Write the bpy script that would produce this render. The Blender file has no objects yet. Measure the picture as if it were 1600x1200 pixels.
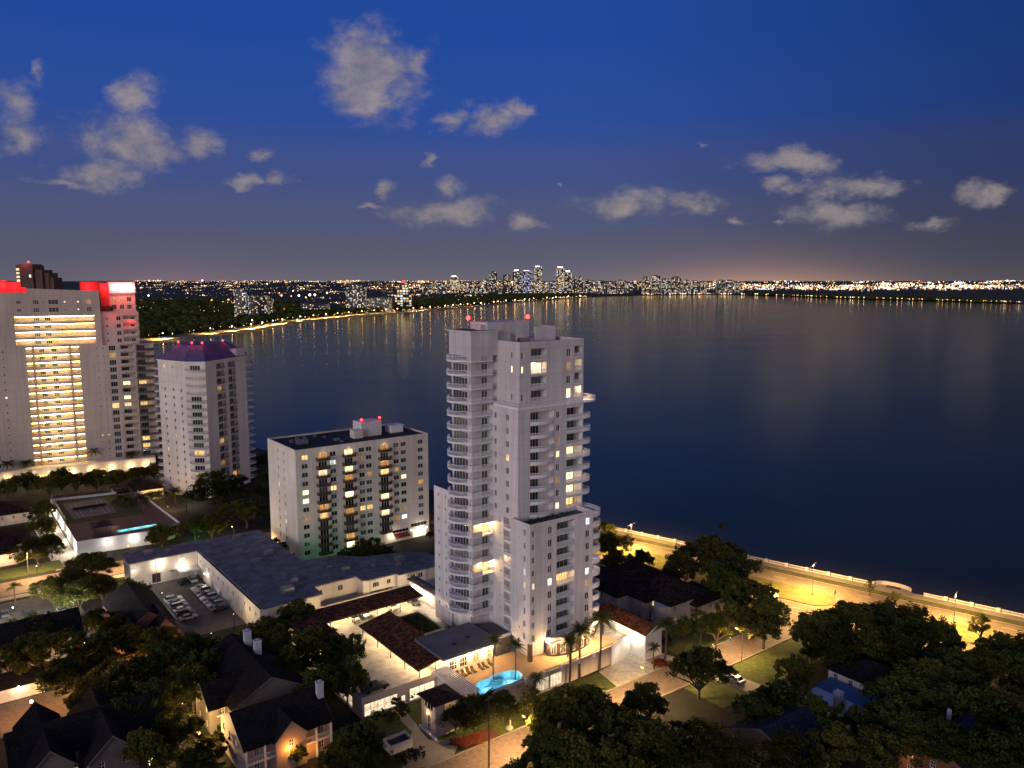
import bpy, math, random
from mathutils import Vector
from mathutils.geometry import tessellate_polygon
random.seed(11)
SC = bpy.context.scene
COL = SC.collection
rad = math.radians
PI = math.pi
# ---------------------------------------------------------------- survey: camera height 90 m, level horizon
F_PX, CAM_H = 1250.0, 90.0
PITCH = math.atan(163 / F_PX)
_c, _s = math.cos(PITCH), math.sin(PITCH)
def G(px, py, z=0.0):
    """place on the level z that a surveyed sight line meets"""
    u, v = (px - 800) / F_PX, (py - 600) / F_PX
    d = (u, _c - v * _s, -_s - v * _c)
    t = (z - CAM_H) / d[2]
    return (d[0] * t, d[1] * t, z)
GA = rad(37)
GR, GL = (math.cos(GA), math.sin(GA)), (-math.sin(GA), math.cos(GA))
GO = (4.0, 179.6)
def W(a, b, z=0.0):
    """street grid (a along the near street, b away from it) -> world"""
    return (GO[0] + a * GR[0] + b * GL[0], GO[1] + a * GR[1] + b * GL[1], z)
# ---------------------------------------------------------------- mesh builder
class MB:
    def __init__(s): s.v, s.f, s.m = [], [], []
    def poly(s, pts, m=0):
        k = len(s.v); s.v += [tuple(p) for p in pts]; s.f.append(list(range(k, k + len(pts)))); s.m.append(m); return s
    def box(s, x0, x1, y0, y1, z0, z1, m=0):
        k = len(s.v)
        s.v += [(x0, y0, z0), (x1, y0, z0), (x1, y1, z0), (x0, y1, z0), (x0, y0, z1), (x1, y0, z1), (x1, y1, z1), (x0, y1, z1)]
        for q in ((0, 3, 2, 1), (4, 5, 6, 7), (0, 1, 5, 4), (1, 2, 6, 5), (2, 3, 7, 6), (3, 0, 4, 7)):
            s.f.append([k + i for i in q]); s.m.append(m)
        return s
    def prism(s, pts, z0, z1, m=0, mt=None, bottom=True):
        mt = m if mt is None else mt
        n = len(pts)
        for i in range(n):
            a, b = pts[i], pts[(i + 1) % n]
            s.poly([(a[0], a[1], z0), (b[0], b[1], z0), (b[0], b[1], z1), (a[0], a[1], z1)], m)
        for z, on in ((z1, True), (z0, bottom)):
            if on:
                k = len(s.v); s.v += [(p[0], p[1], z) for p in pts]
                for t in tessellate_polygon([[Vector((p[0], p[1], 0)) for p in pts]]):
                    s.f.append([k + i for i in t]); s.m.append(mt if z == z1 else m)
        return s
    def sheet(s, outer, holes, z, m=0):
        loops = [[Vector((p[0], p[1], 0)) for p in l] for l in [outer] + holes]
        k = len(s.v)
        for l in loops: s.v += [(p.x, p.y, z) for p in l]
        for t in tessellate_polygon(loops):
            a, b, c = (Vector(s.v[k + i]) for i in t)
            s.f.append([k + i for i in (t if (b - a).cross(c - a).z > 0 else t[::-1])]); s.m.append(m)
        return s
    def tube(s, p, q, r, n=6, m=0, r2=None):
        p, q = Vector(p), Vector(q); d = (q - p)
        if d.length < 1e-6: return s
        d.normalize(); x = d.orthogonal().normalized(); y = d.cross(x); r2 = r if r2 is None else r2
        k = len(s.v)
        for c, rr in ((p, r), (q, r2)):
            for i in range(n):
                t = 2 * PI * i / n; s.v.append(tuple(c + (x * math.cos(t) + y * math.sin(t)) * rr))
        for i in range(n):
            j = (i + 1) % n; s.f.append([k + i, k + j, k + n + j, k + n + i]); s.m.append(m)
        s.f.append([k + i for i in range(n)][::-1]); s.m.append(m)
        s.f.append([k + n + i for i in range(n)]); s.m.append(m)
        return s
    def ball(s, c, r, m=0, nu=8, nv=5, sz=1.0):
        k = len(s.v)
        for j in range(nv + 1):
            f = PI * j / nv
            for i in range(nu):
                t = 2 * PI * i / nu
                s.v.append((c[0] + r * math.sin(f) * math.cos(t), c[1] + r * math.sin(f) * math.sin(t), c[2] + r * sz * math.cos(f)))
        for j in range(nv):
            for i in range(nu):
                i2 = (i + 1) % nu; s.f.append([k + j * nu + i, k + j * nu + i2, k + (j + 1) * nu + i2, k + (j + 1) * nu + i]); s.m.append(m)
        return s
    def wall(s, o, u, n, L, z0, z1, ops, m=0, mi=None):
        """wall from o along u, outward n; ops = (u0,u1,z0,z1,depth,back) real openings with reveals"""
        mi = m if mi is None else mi
        us = sorted({0.0, L} | {max(0, min(L, x)) for q in ops for x in q[:2]})
        zs = sorted({z0, z1} | {max(z0, min(z1, x)) for q in ops for x in q[2:4]})
        P = lambda a, z, d=0.0: (o[0] + u[0] * a - n[0] * d, o[1] + u[1] * a - n[1] * d, z)
        for j in range(len(zs) - 1):
            zc = (zs[j] + zs[j + 1]) / 2
            run = None
            for i in range(len(us) - 1):
                uc = (us[i] + us[i + 1]) / 2
                hole = any(q[0] < uc < q[1] and q[2] < zc < q[3] for q in ops)
                if not hole and run is None: run = us[i]
                if run is not None and (hole or i == len(us) - 2):
                    e = us[i] if hole else us[i + 1]
                    s.poly([P(run, zs[j]), P(e, zs[j]), P(e, zs[j + 1]), P(run, zs[j + 1])], m); run = None
        for a, b, c, d, dep, back in ops:
            s.poly([P(a, c), P(a, d), P(a, d, dep), P(a, c, dep)], mi)
            s.poly([P(b, c), P(b, d), P(b, d, dep), P(b, c, dep)], mi)
            s.poly([P(a, d), P(b, d), P(b, d, dep), P(a, d, dep)], mi)
            s.poly([P(a, c), P(b, c), P(b, c, dep), P(a, c, dep)], mi)
            if back: s.poly([P(a, c, dep), P(b, c, dep), P(b, d, dep), P(a, d, dep)], mi)
        return s
    def build(s, name, mats, parent=None, loc=(0, 0, 0), rot=0.0, smooth=False):
        me = bpy.data.meshes.new(name)
        me.from_pydata(s.v, [], s.f)
        for x in (mats if isinstance(mats, (list, tuple)) else [mats]): me.materials.append(M[x] if isinstance(x, str) else x)
        me.polygons.foreach_set('material_index', s.m)
        if smooth: me.polygons.foreach_set('use_smooth', [True] * len(s.f))
        me.update()
        return place(name, me, parent, loc, rot)
def place(name, me, parent=None, loc=(0, 0, 0), rot=0.0):
    o = bpy.data.objects.new(name, me); COL.objects.link(o)
    o.parent = parent; o.location = loc; o.rotation_euler = (0, 0, rot); return o
def tag(o, label=None, cat=None, group=None, kind=None):
    if label: o['label'] = label
    if cat: o['category'] = cat
    if group: o['group'] = group
    if kind: o['kind'] = kind
    return o
def thing(name, label, cat, loc=(0, 0, 0), rot=0.0, group=None):
    return tag(place(name, None, None, loc, rot), label, cat, group)
def dup(o, loc, rot=None, label=None, scale=None, group=None):
    r = o.copy(); COL.objects.link(r); r.location = loc
    if rot is not None: r.rotation_euler = (0, 0, rot)
    if scale is not None: r.scale = scale if isinstance(scale, tuple) else (scale,) * 3
    if label: r['label'] = label
    if group: r['group'] = group
    for ch in o.children:
        c = ch.copy(); COL.objects.link(c); c.parent = r
        for g in ch.children:
            d = g.copy(); COL.objects.link(d); d.parent = c
    return r
# ---------------------------------------------------------------- materials
M = {}
def nodes(name):
    m = bpy.data.materials.new(name); m.use_nodes = True; M[name] = m
    nt = m.node_tree; nt.nodes.clear(); out = nt.nodes.new('ShaderNodeOutputMaterial')
    return m, nt, out
def N(nt, t, **kw):
    n = nt.nodes.new('ShaderNode' + t)
    for k, v in kw.items():
        if k in n.inputs: n.inputs[k].default_value = v
        else: setattr(n, k, v)
    return n
def mat(name, col, rough=0.75, var=0.18, scale=0.35, col2=None, scale2=None, metal=0.0, spec=0.3, bump=0.0, streak=0.0, joint=0.0):
    m, nt, out = nodes(name)
    b = N(nt, 'BsdfPrincipled'); b.inputs['Roughness'].default_value = rough; b.inputs['Metallic'].default_value = metal
    b.inputs['Specular IOR Level'].default_value = spec
    tc = N(nt, 'TexCoord'); no = N(nt, 'TexNoise'); no.inputs['Scale'].default_value = scale; no.inputs['Detail'].default_value = 6; no.inputs['Roughness'].default_value = .65
    nt.links.new(tc.outputs['Object'], no.inputs['Vector'])
    r = N(nt, 'ValToRGB'); r.color_ramp.elements[0].position = .32; r.color_ramp.elements[1].position = .68
    a = [max(0, c * (1 - var)) for c in col]; z = col2 or [min(1, c * (1 + var)) for c in col]
    r.color_ramp.elements[0].color = (*a, 1); r.color_ramp.elements[1].color = (*z, 1)
    nt.links.new(no.outputs['Fac'], r.inputs['Fac'])
    last = r.outputs['Color']
    if scale2:
        n2 = N(nt, 'TexNoise'); n2.inputs['Scale'].default_value = scale2; n2.inputs['Detail'].default_value = 4
        nt.links.new(tc.outputs['Object'], n2.inputs['Vector'])
        mx = N(nt, 'MixRGB', blend_type='MULTIPLY'); mx.inputs['Fac'].default_value = .8
        r2 = N(nt, 'ValToRGB'); r2.color_ramp.elements[0].position = .3; r2.color_ramp.elements[1].position = .7
        r2.color_ramp.elements[0].color = (.62, .62, .62, 1); r2.color_ramp.elements[1].color = (1.1, 1.1, 1.1, 1)
        nt.links.new(n2.outputs['Fac'], r2.inputs['Fac']); nt.links.new(last, mx.inputs['Color1']); nt.links.new(r2.outputs['Color'], mx.inputs['Color2']); last = mx.outputs['Color']
    if streak:  # rain streaks down the wall
        mp = N(nt, 'Mapping'); mp.inputs['Scale'].default_value = (.9, .9, .045); nt.links.new(tc.outputs['Object'], mp.inputs['Vector'])
        n3 = N(nt, 'TexNoise'); n3.inputs['Scale'].default_value = 1.0; n3.inputs['Detail'].default_value = 5; nt.links.new(mp.outputs[0], n3.inputs['Vector'])
        r3 = N(nt, 'ValToRGB'); r3.color_ramp.elements[0].position = .36; r3.color_ramp.elements[1].position = .6; r3.color_ramp.elements[0].color = (1 - streak, 1 - streak, 1 - streak * 1.1, 1); r3.color_ramp.elements[1].color = (1, 1, 1, 1); nt.links.new(n3.outputs['Fac'], r3.inputs['Fac'])
        mx = N(nt, 'MixRGB', blend_type='MULTIPLY'); mx.inputs['Fac'].default_value = 1; nt.links.new(last, mx.inputs['Color1']); nt.links.new(r3.outputs[0], mx.inputs['Color2']); last = mx.outputs[0]
    if joint:  # scored joints at each storey
        sx = N(nt, 'SeparateXYZ'); nt.links.new(tc.outputs['Object'], sx.inputs[0])
        dv = N(nt, 'Math', operation='DIVIDE'); dv.inputs[1].default_value = joint; nt.links.new(sx.outputs[2], dv.inputs[0])
        fr = N(nt, 'Math', operation='FRACT'); nt.links.new(dv.outputs[0], fr.inputs[0]); lt = N(nt, 'Math', operation='LESS_THAN'); lt.inputs[1].default_value = .035; nt.links.new(fr.outputs[0], lt.inputs[0])
        mx = N(nt, 'MixRGB', blend_type='MULTIPLY'); nt.links.new(lt.outputs[0], mx.inputs['Fac']); nt.links.new(last, mx.inputs['Color1']); mx.inputs['Color2'].default_value = (.84, .84, .85, 1); last = mx.outputs[0]
    nt.links.new(last, b.inputs['Base Color'])
    if bump:
        bp = N(nt, 'Bump'); bp.inputs['Strength'].default_value = bump; nt.links.new(no.outputs['Fac'], bp.inputs['Height']); nt.links.new(bp.outputs['Normal'], b.inputs['Normal'])
    nt.links.new(b.outputs['BSDF'], out.inputs['Surface'])
    return m
def emit(name, col, strength, sample=True):
    m, nt, out = nodes(name)
    e = N(nt, 'Emission'); e.inputs['Color'].default_value = (*col, 1); e.inputs['Strength'].default_value = strength
    nt.links.new(e.outputs['Emission'], out.inputs['Surface'])
    if not sample: m.cycles.emission_sampling = 'NONE'
    return m
def litpane(name, col, lo, hi, curtain=True):
    """a lit room behind glass: curtain folds, darker furniture, brighter towards the ceiling lamp"""
    m, nt, out = nodes(name)
    tc = N(nt, 'TexCoord'); oi = N(nt, 'ObjectInfo')
    ad = N(nt, 'VectorMath', operation='ADD'); nt.links.new(tc.outputs['Object'], ad.inputs[0]); nt.links.new(oi.outputs['Location'], ad.inputs[1])
    mp = N(nt, 'Mapping'); mp.inputs['Scale'].default_value = (3.2, 3.2, .5) if curtain else (1.2, 1.2, 1.2); nt.links.new(ad.outputs[0], mp.inputs['Vector'])
    no = N(nt, 'TexNoise'); no.inputs['Scale'].default_value = 1.0; no.inputs['Detail'].default_value = 3; nt.links.new(mp.outputs[0], no.inputs['Vector'])
    mr = N(nt, 'MapRange'); mr.inputs['From Min'].default_value = .33; mr.inputs['From Max'].default_value = .67; mr.inputs['To Min'].default_value = lo; mr.inputs['To Max'].default_value = hi
    nt.links.new(no.outputs['Fac'], mr.inputs['Value'])
    mr2 = N(nt, 'MapRange'); mr2.inputs['To Min'].default_value = .5; mr2.inputs['To Max'].default_value = 1.2; nt.links.new(oi.outputs['Random'], mr2.inputs['Value'])
    mu = N(nt, 'Math', operation='MULTIPLY'); nt.links.new(mr.outputs[0], mu.inputs[0]); nt.links.new(mr2.outputs[0], mu.inputs[1])
    e = N(nt, 'Emission'); e.inputs['Color'].default_value = (*col, 1); nt.links.new(mu.outputs[0], e.inputs['Strength'])
    gl = N(nt, 'BsdfGlossy'); gl.inputs['Roughness'].default_value = .08; gl.inputs['Color'].default_value = (.06, .06, .06, 1)
    a = N(nt, 'AddShader'); nt.links.new(e.outputs[0], a.inputs[0]); nt.links.new(gl.outputs[0], a.inputs[1]); nt.links.new(a.outputs[0], out.inputs['Surface'])
    m.cycles.emission_sampling = 'NONE'
    return m
def glass(name, col, rough=.12, spec=.5):
    m, nt, out = nodes(name)
    b = N(nt, 'BsdfPrincipled'); b.inputs['Roughness'].default_value = rough; b.inputs['Specular IOR Level'].default_value = spec
    oi = N(nt, 'ObjectInfo'); r = N(nt, 'ValToRGB'); r.color_ramp.elements[0].color = (*[c * .45 for c in col], 1); r.color_ramp.elements[1].color = (*[min(1, c * 1.5) for c in col], 1)
    nt.links.new(oi.outputs['Random'], r.inputs['Fac']); nt.links.new(r.outputs['Color'], b.inputs['Base Color']); nt.links.new(b.outputs[0], out.inputs['Surface'])
    return m
mat('lavender_stucco', (.78, .72, .73), var=.05, scale=.15, scale2=.02, streak=.16, joint=3.1)
mat('cream_stucco', (.80, .72, .63), var=.05, scale=.2, scale2=.03, streak=.12, joint=2.84)
mat('pale_stucco', (.82, .73, .68), var=.05, scale=.15, scale2=.02, streak=.14, joint=3.2)
mat('beige_stucco', (.62, .52, .46), var=.06, scale=.12, scale2=.02, streak=.14, joint=3.4)
mat('white_paint', (.72, .70, .68), var=.06, scale=.6)
mat('trim_white', (.76, .72, .68), var=.08, scale=.8)
mat('rail_white', (.78, .75, .76), var=.06, scale=1)
mat('rail_dark', (.075, .05, .036), rough=.5, var=.2, scale=1)
mat('roof_gravel', (.10, .105, .14), var=.35, scale=.25, scale2=.06, bump=.2)
mat('roof_membrane', (.125, .13, .155), var=.5, scale=.3, scale2=1.3, bump=.1)
mat('roof_dark', (.018, .016, .016), var=.4, scale=1.2)
mat('roof_flat', (.15, .145, .155), var=.18, scale=.3, scale2=.05)
mat('roof_patio', (.09, .08, .085), var=.3, scale=.3)
mat('roof_violet', (.09, .08, .17), var=.2, scale=.5)
mat('concrete', (.40, .36, .30), var=.2, scale=.25, scale2=.04)
mat('deck_concrete', (.40, .37, .32), var=.3, scale=.22, scale2=.9)
mat('pool_paving', (.52, .34, .19), var=.12, scale=.5, scale2=.07)
mat('asphalt', (.12, .105, .09), var=.3, scale=.35, scale2=.05, rough=.85)
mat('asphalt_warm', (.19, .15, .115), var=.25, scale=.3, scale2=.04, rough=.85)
mat('brick_road', (.17, .125, .09), var=.3, scale=1.2, scale2=.05)
mat('pavement', (.32, .28, .22), var=.15, scale=.5, scale2=.06)
mat('lane_paint', (.6, .58, .5), var=.1, scale=3)
mat('lawn', (.075, .09, .02), var=.4, scale=.8, scale2=.08, rough=.95)
mat('lawn_dry', (.115, .115, .042), var=.35, scale=.6, scale2=.07, rough=.95)
mat('soil', (.022, .021, .014), var=.5, scale=.2, scale2=.03, rough=.95)
mat('mulch', (.09, .03, .018), var=.5, scale=2.5, rough=.95)
mat('far_land', (.016, .016, .012), var=.5, scale=.01, rough=1)
mat('bark', (.085, .062, .045), var=.35, scale=2)
mat('palm_bark', (.11, .08, .055), var=.35, scale=3)
mat('wood_dark', (.05, .035, .025), var=.3, scale=2)
mat('metal_grey', (.22, .22, .23), rough=.4, metal=.6, var=.1)
mat('metal_dark', (.03, .03, .032), rough=.45, metal=.3, var=.2)
mat('tyre', (.015, .015, .015), rough=.9)
mat('brick_wall', (.2, .085, .055), var=.3, scale=3)
mat('blue_metal', (.10, .17, .28), var=.2, scale=.8)
mat('chimney_white', (.42, .42, .48), var=.1, scale=.8)
mat('court_green', (.035, .042, .024), var=.25, scale=.3)
mat('court_grey', (.10, .10, .105), var=.2, scale=.3)
mat('red_clay', (.15, .075, .055), var=.15, scale=.4)
mat('awning_red', (.25, .03, .025), var=.15, scale=1)
mat('red_panel', (.55, .05, .05), var=.1, scale=.3)
mat('pool_tile', (.34, .64, .74), var=.08, scale=1)
mat('brown_stone', (.10, .055, .045), var=.2, scale=.3)
mat('tan_siding', (.34, .27, .22), var=.12, scale=.6); mat('dim_siding', (.16, .14, .13), var=.12, scale=.6)
for i, c in enumerate([(.45, .45, .45), (.24, .25, .26), (.02, .02, .022), (.10, .10, .11), (.06, .02, .02), (.03, .05, .10)]):
    mat('car_paint_%d' % i, c, rough=.28, var=.03, spec=.6)
glass('glass_dark', (.018, .022, .024)); glass('glass_green', (.03, .06, .055)); glass('glass_blind', (.12, .12, .11), rough=.3); glass('glass_grey', (.06, .065, .07))
litpane('lit_warm', (1, .62, .22), .45, 2.2); litpane('lit_bright', (1, .8, .45), 1.2, 3.0); litpane('lit_dim', (1, .55, .2), .12, .75)
litpane('lit_cool', (.9, .95, 1), .6, 2.2); litpane('lit_orange', (1, .45, .12), .3, 1.1); litpane('lit_panel', (1, .80, .52), .9, 1.7, False)
emit('bulb_warm', (1, .60, .24), 4.5); emit('bulb_white', (1, .92, .8), 8); emit('bulb_green', (.1, 1, .3), 3); emit('bulb_red', (1, .035, .03), 9); emit('bulb_sodium', (1, .52, .14), 5); emit('bulb_far', (1, .60, .20), 15)
emit('strip_warm', (1, .68, .24), 46.0)
emit('red_glow', (1, .10, .09), 1.4); emit('white_red_glow', (1, .55, .5), 5)
def tile_mat(name, c1, c2, sc=1.6):
    """barrel tiles: rows across the fall, blotchy clay colours"""
    m, nt, out = nodes(name)
    b = N(nt, 'BsdfPrincipled'); b.inputs['Roughness'].default_value = .9; b.inputs['Specular IOR Level'].default_value = .05
    tc = N(nt, 'TexCoord'); vo = N(nt, 'TexVoronoi'); vo.inputs['Scale'].default_value = sc; nt.links.new(tc.outputs['Object'], vo.inputs['Vector'])
    sp = N(nt, 'SeparateColor'); nt.links.new(vo.outputs['Color'], sp.inputs[0])
    r = N(nt, 'ValToRGB'); r.color_ramp.elements[0].color = (*c1, 1); r.color_ramp.elements[1].color = (*c2, 1); r.color_ramp.elements[0].position = .25
    nt.links.new(sp.outputs[0], r.inputs['Fac']); nt.links.new(r.outputs[0], b.inputs['Base Color'])
    wv = N(nt, 'TexWave'); wv.inputs['Scale'].default_value = 1.3; wv.inputs['Distortion'].default_value = .3; nt.links.new(tc.outputs['Object'], wv.inputs['Vector'])
    bp = N(nt, 'Bump'); bp.inputs['Strength'].default_value = .5; nt.links.new(wv.outputs['Fac'], bp.inputs['Height']); nt.links.new(bp.outputs['Normal'], b.inputs['Normal'])
    nt.links.new(b.outputs[0], out.inputs['Surface'])
tile_mat('clay_tiles', (.05, .022, .014), (.2, .075, .035)); tile_mat('dark_tiles', (.016, .012, .011), (.05, .028, .022)); tile_mat('shingles_blue', (.02, .022, .035), (.035, .04, .06), 2.5); tile_mat('shingles', (.012, .011, .011), (.024, .02, .019), 2.5)
def leaf_mat(name, c):
    m, nt, out = nodes(name)
    g = N(nt, 'NewGeometry'); r = N(nt, 'ValToRGB')
    r.color_ramp.elements[0].color = (*[x * .55 for x in c], 1); r.color_ramp.elements[1].color = (*[min(1, x * 1.5) for x in c], 1)
    nt.links.new(g.outputs['Random Per Island'], r.inputs['Fac'])
    d = N(nt, 'BsdfDiffuse'); t = N(nt, 'BsdfTranslucent'); mx = N(nt, 'MixShader'); mx.inputs[0].default_value = .3
    nt.links.new(r.outputs[0], d.inputs['Color']); nt.links.new(r.outputs[0], t.inputs['Color']); nt.links.new(d.outputs[0], mx.inputs[1]); nt.links.new(t.outputs[0], mx.inputs[2]); nt.links.new(mx.outputs[0], out.inputs['Surface'])
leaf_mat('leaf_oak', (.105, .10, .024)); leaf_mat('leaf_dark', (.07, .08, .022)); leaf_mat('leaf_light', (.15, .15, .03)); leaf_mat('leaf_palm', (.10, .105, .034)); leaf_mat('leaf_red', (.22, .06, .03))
def water_mat():
    m, nt, out = nodes('bay_water')
    tc = N(nt, 'TexCoord'); mp = N(nt, 'Mapping'); mp.inputs['Scale'].default_value = (1, 1.6, 1); mp.inputs['Rotation'].default_value = (0, 0, rad(-20)); nt.links.new(tc.outputs['Object'], mp.inputs['Vector'])
    n1 = N(nt, 'TexNoise'); n1.inputs['Scale'].default_value = .42; n1.inputs['Detail'].default_value = 4; nt.links.new(mp.outputs[0], n1.inputs['Vector'])
    mp2 = N(nt, 'Mapping'); mp2.inputs['Scale'].default_value = (.25, 1.5, 1); mp2.inputs['Rotation'].default_value = (0, 0, rad(14)); nt.links.new(tc.outputs['Object'], mp2.inputs['Vector'])
    n2 = N(nt, 'TexNoise'); n2.inputs['Scale'].default_value = .008; n2.inputs['Detail'].default_value = 5; nt.links.new(mp2.outputs[0], n2.inputs['Vector'])
    mr = N(nt, 'MapRange'); mr.inputs['From Min'].default_value = .35; mr.inputs['From Max'].default_value = .65; mr.inputs['To Min'].default_value = .6; mr.inputs['To Max'].default_value = 1.0; nt.links.new(n2.outputs['Fac'], mr.inputs['Value'])
    bp = N(nt, 'Bump'); bp.inputs['Distance'].default_value = .11; nt.links.new(mr.outputs[0], bp.inputs['Strength']); nt.links.new(n1.outputs['Fac'], bp.inputs['Height'])
    fr = N(nt, 'Fresnel'); fr.inputs['IOR'].default_value = 1.30; nt.links.new(bp.outputs['Normal'], fr.inputs['Normal'])
    d = N(nt, 'BsdfDiffuse'); d.inputs['Color'].default_value = (.046, .047, .045, 1)
    g = N(nt, 'BsdfGlossy'); g.inputs['Color'].default_value = (.86, .78, .57, 1); g.inputs['Roughness'].default_value = .04; nt.links.new(bp.outputs['Normal'], g.inputs['Normal'])
    mx = N(nt, 'MixShader'); nt.links.new(fr.outputs[0], mx.inputs[0]); nt.links.new(d.outputs[0], mx.inputs[1]); nt.links.new(g.outputs[0], mx.inputs[2]); nt.links.new(mx.outputs[0], out.inputs['Surface'])
water_mat()
def poolwater():
    m, nt, out = nodes('pool_water')
    tr = N(nt, 'BsdfTransparent'); tr.inputs['Color'].default_value = (.72, .95, 1, 1); gl = N(nt, 'BsdfGlossy'); gl.inputs['Roughness'].default_value = .05
    mx = N(nt, 'MixShader'); 
    mx.inputs[0].default_value = .05; nt.links.new(tr.outputs[0], mx.inputs[1]); nt.links.new(gl.outputs[0], mx.inputs[2]); nt.links.new(mx.outputs[0], out.inputs['Surface'])
poolwater()
def tower_windows(name, base, lit, frac, cw=3.2, ch=3.3, strength=1.6, hue=.25):
    """far high-rise skin: storeys of window bays, some of them lit rooms"""
    m, nt, out = nodes(name)
    tc = N(nt, 'TexCoord'); oi = N(nt, 'ObjectInfo')
    sp = N(nt, 'SeparateXYZ'); nt.links.new(tc.outputs['Object'], sp.inputs[0])
    def mth(op, a, b=None):
        n = N(nt, 'Math', operation=op)
        for i, x in enumerate((a, b)):
            if x is None: continue
            if isinstance(x, (int, float)): n.inputs[i].default_value = x
            else: nt.links.new(x, n.inputs[i])
        return n.outputs[0]
    h = mth('DIVIDE', mth('ADD', sp.outputs[0], mth('MULTIPLY', sp.outputs[1], 1.013)), cw)
    z = mth('DIVIDE', sp.outputs[2], ch)
    cb = N(nt, 'CombineXYZ'); nt.links.new(mth('FLOOR', h), cb.inputs[0]); nt.links.new(mth('FLOOR', z), cb.inputs[1]); nt.links.new(mth('MULTIPLY', oi.outputs['Random'], 91.7), cb.inputs[2])
    wn = N(nt, 'TexWhiteNoise', noise_dimensions='3D'); nt.links.new(cb.outputs[0], wn.inputs['Vector'])
    on = mth('LESS_THAN', wn.outputs['Value'], frac)
    win = mth('MULTIPLY', mth('LESS_THAN', mth('ABSOLUTE', mth('SUBTRACT', mth('FRACT', h), .5)), .36), mth('LESS_THAN', mth('ABSOLUTE', mth('SUBTRACT', mth('FRACT', z), .5)), .33))
    sc = N(nt, 'SeparateColor'); nt.links.new(wn.outputs['Color'], sc.inputs[0])
    es = mth('MULTIPLY', mth('MULTIPLY', on, win), mth('MULTIPLY', mth('ADD', sc.outputs[1], .25), strength))
    mc = N(nt, 'MixRGB'); mc.inputs['Color1'].default_value = (*lit, 1); mc.inputs['Color2'].default_value = (.85, .92, 1, 1); nt.links.new(mth('MULTIPLY', mth('LESS_THAN', sc.outputs[2], hue), 1.0), mc.inputs['Fac'])
    b = N(nt, 'BsdfPrincipled'); b.inputs['Roughness'].default_value = .6
    bc = N(nt, 'MixRGB'); bc.inputs['Color1'].default_value = (*base, 1); bc.inputs['Color2'].default_value = (*[c * .15 for c in base], 1); nt.links.new(win, bc.inputs['Fac']); nt.links.new(bc.outputs[0], b.inputs['Base Color'])
    nt.links.new(mc.outputs[0], b.inputs['Emission Color']); nt.links.new(es, b.inputs['Emission Strength']); nt.links.new(b.outputs[0], out.inputs['Surface'])
    m.cycles.emission_sampling = 'NONE'
# ---------------------------------------------------------------- lamps
NL = 0
def lamp(loc, power, col=(1, .72, .38), r=.15, parent=None, spot=None, aim=None, name='lamp_light'):
    ld = bpy.data.lights.new(name, 'SPOT' if spot else 'POINT'); ld.energy = power; ld.color = col; ld.shadow_soft_size = r
    if spot: ld.spot_size = rad(spot); ld.spot_blend = .45
    o = bpy.data.objects.new(name, ld); COL.objects.link(o); o.location = loc; o.parent = parent
    if aim is not None: o.rotation_euler = (Vector(aim) - Vector(loc)).to_track_quat('-Z', 'Y').to_euler()
    return o
SODIUM, WARM, WHITE, COOL = (1, .56, .15), (1, .70, .36), (1, .84, .62), (1, .93, .84)
# ---------------------------------------------------------------- camera
cam = bpy.data.cameras.new('camera'); co = bpy.data.objects.new('camera', cam); COL.objects.link(co)
cam.sensor_width = 36; cam.lens = 36 * F_PX / 1600; cam.clip_start = 1; cam.clip_end = 90000
co.location = (0, 0, CAM_H); co.rotation_euler = (PI / 2 - PITCH, 0, 0); SC.camera = co
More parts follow.
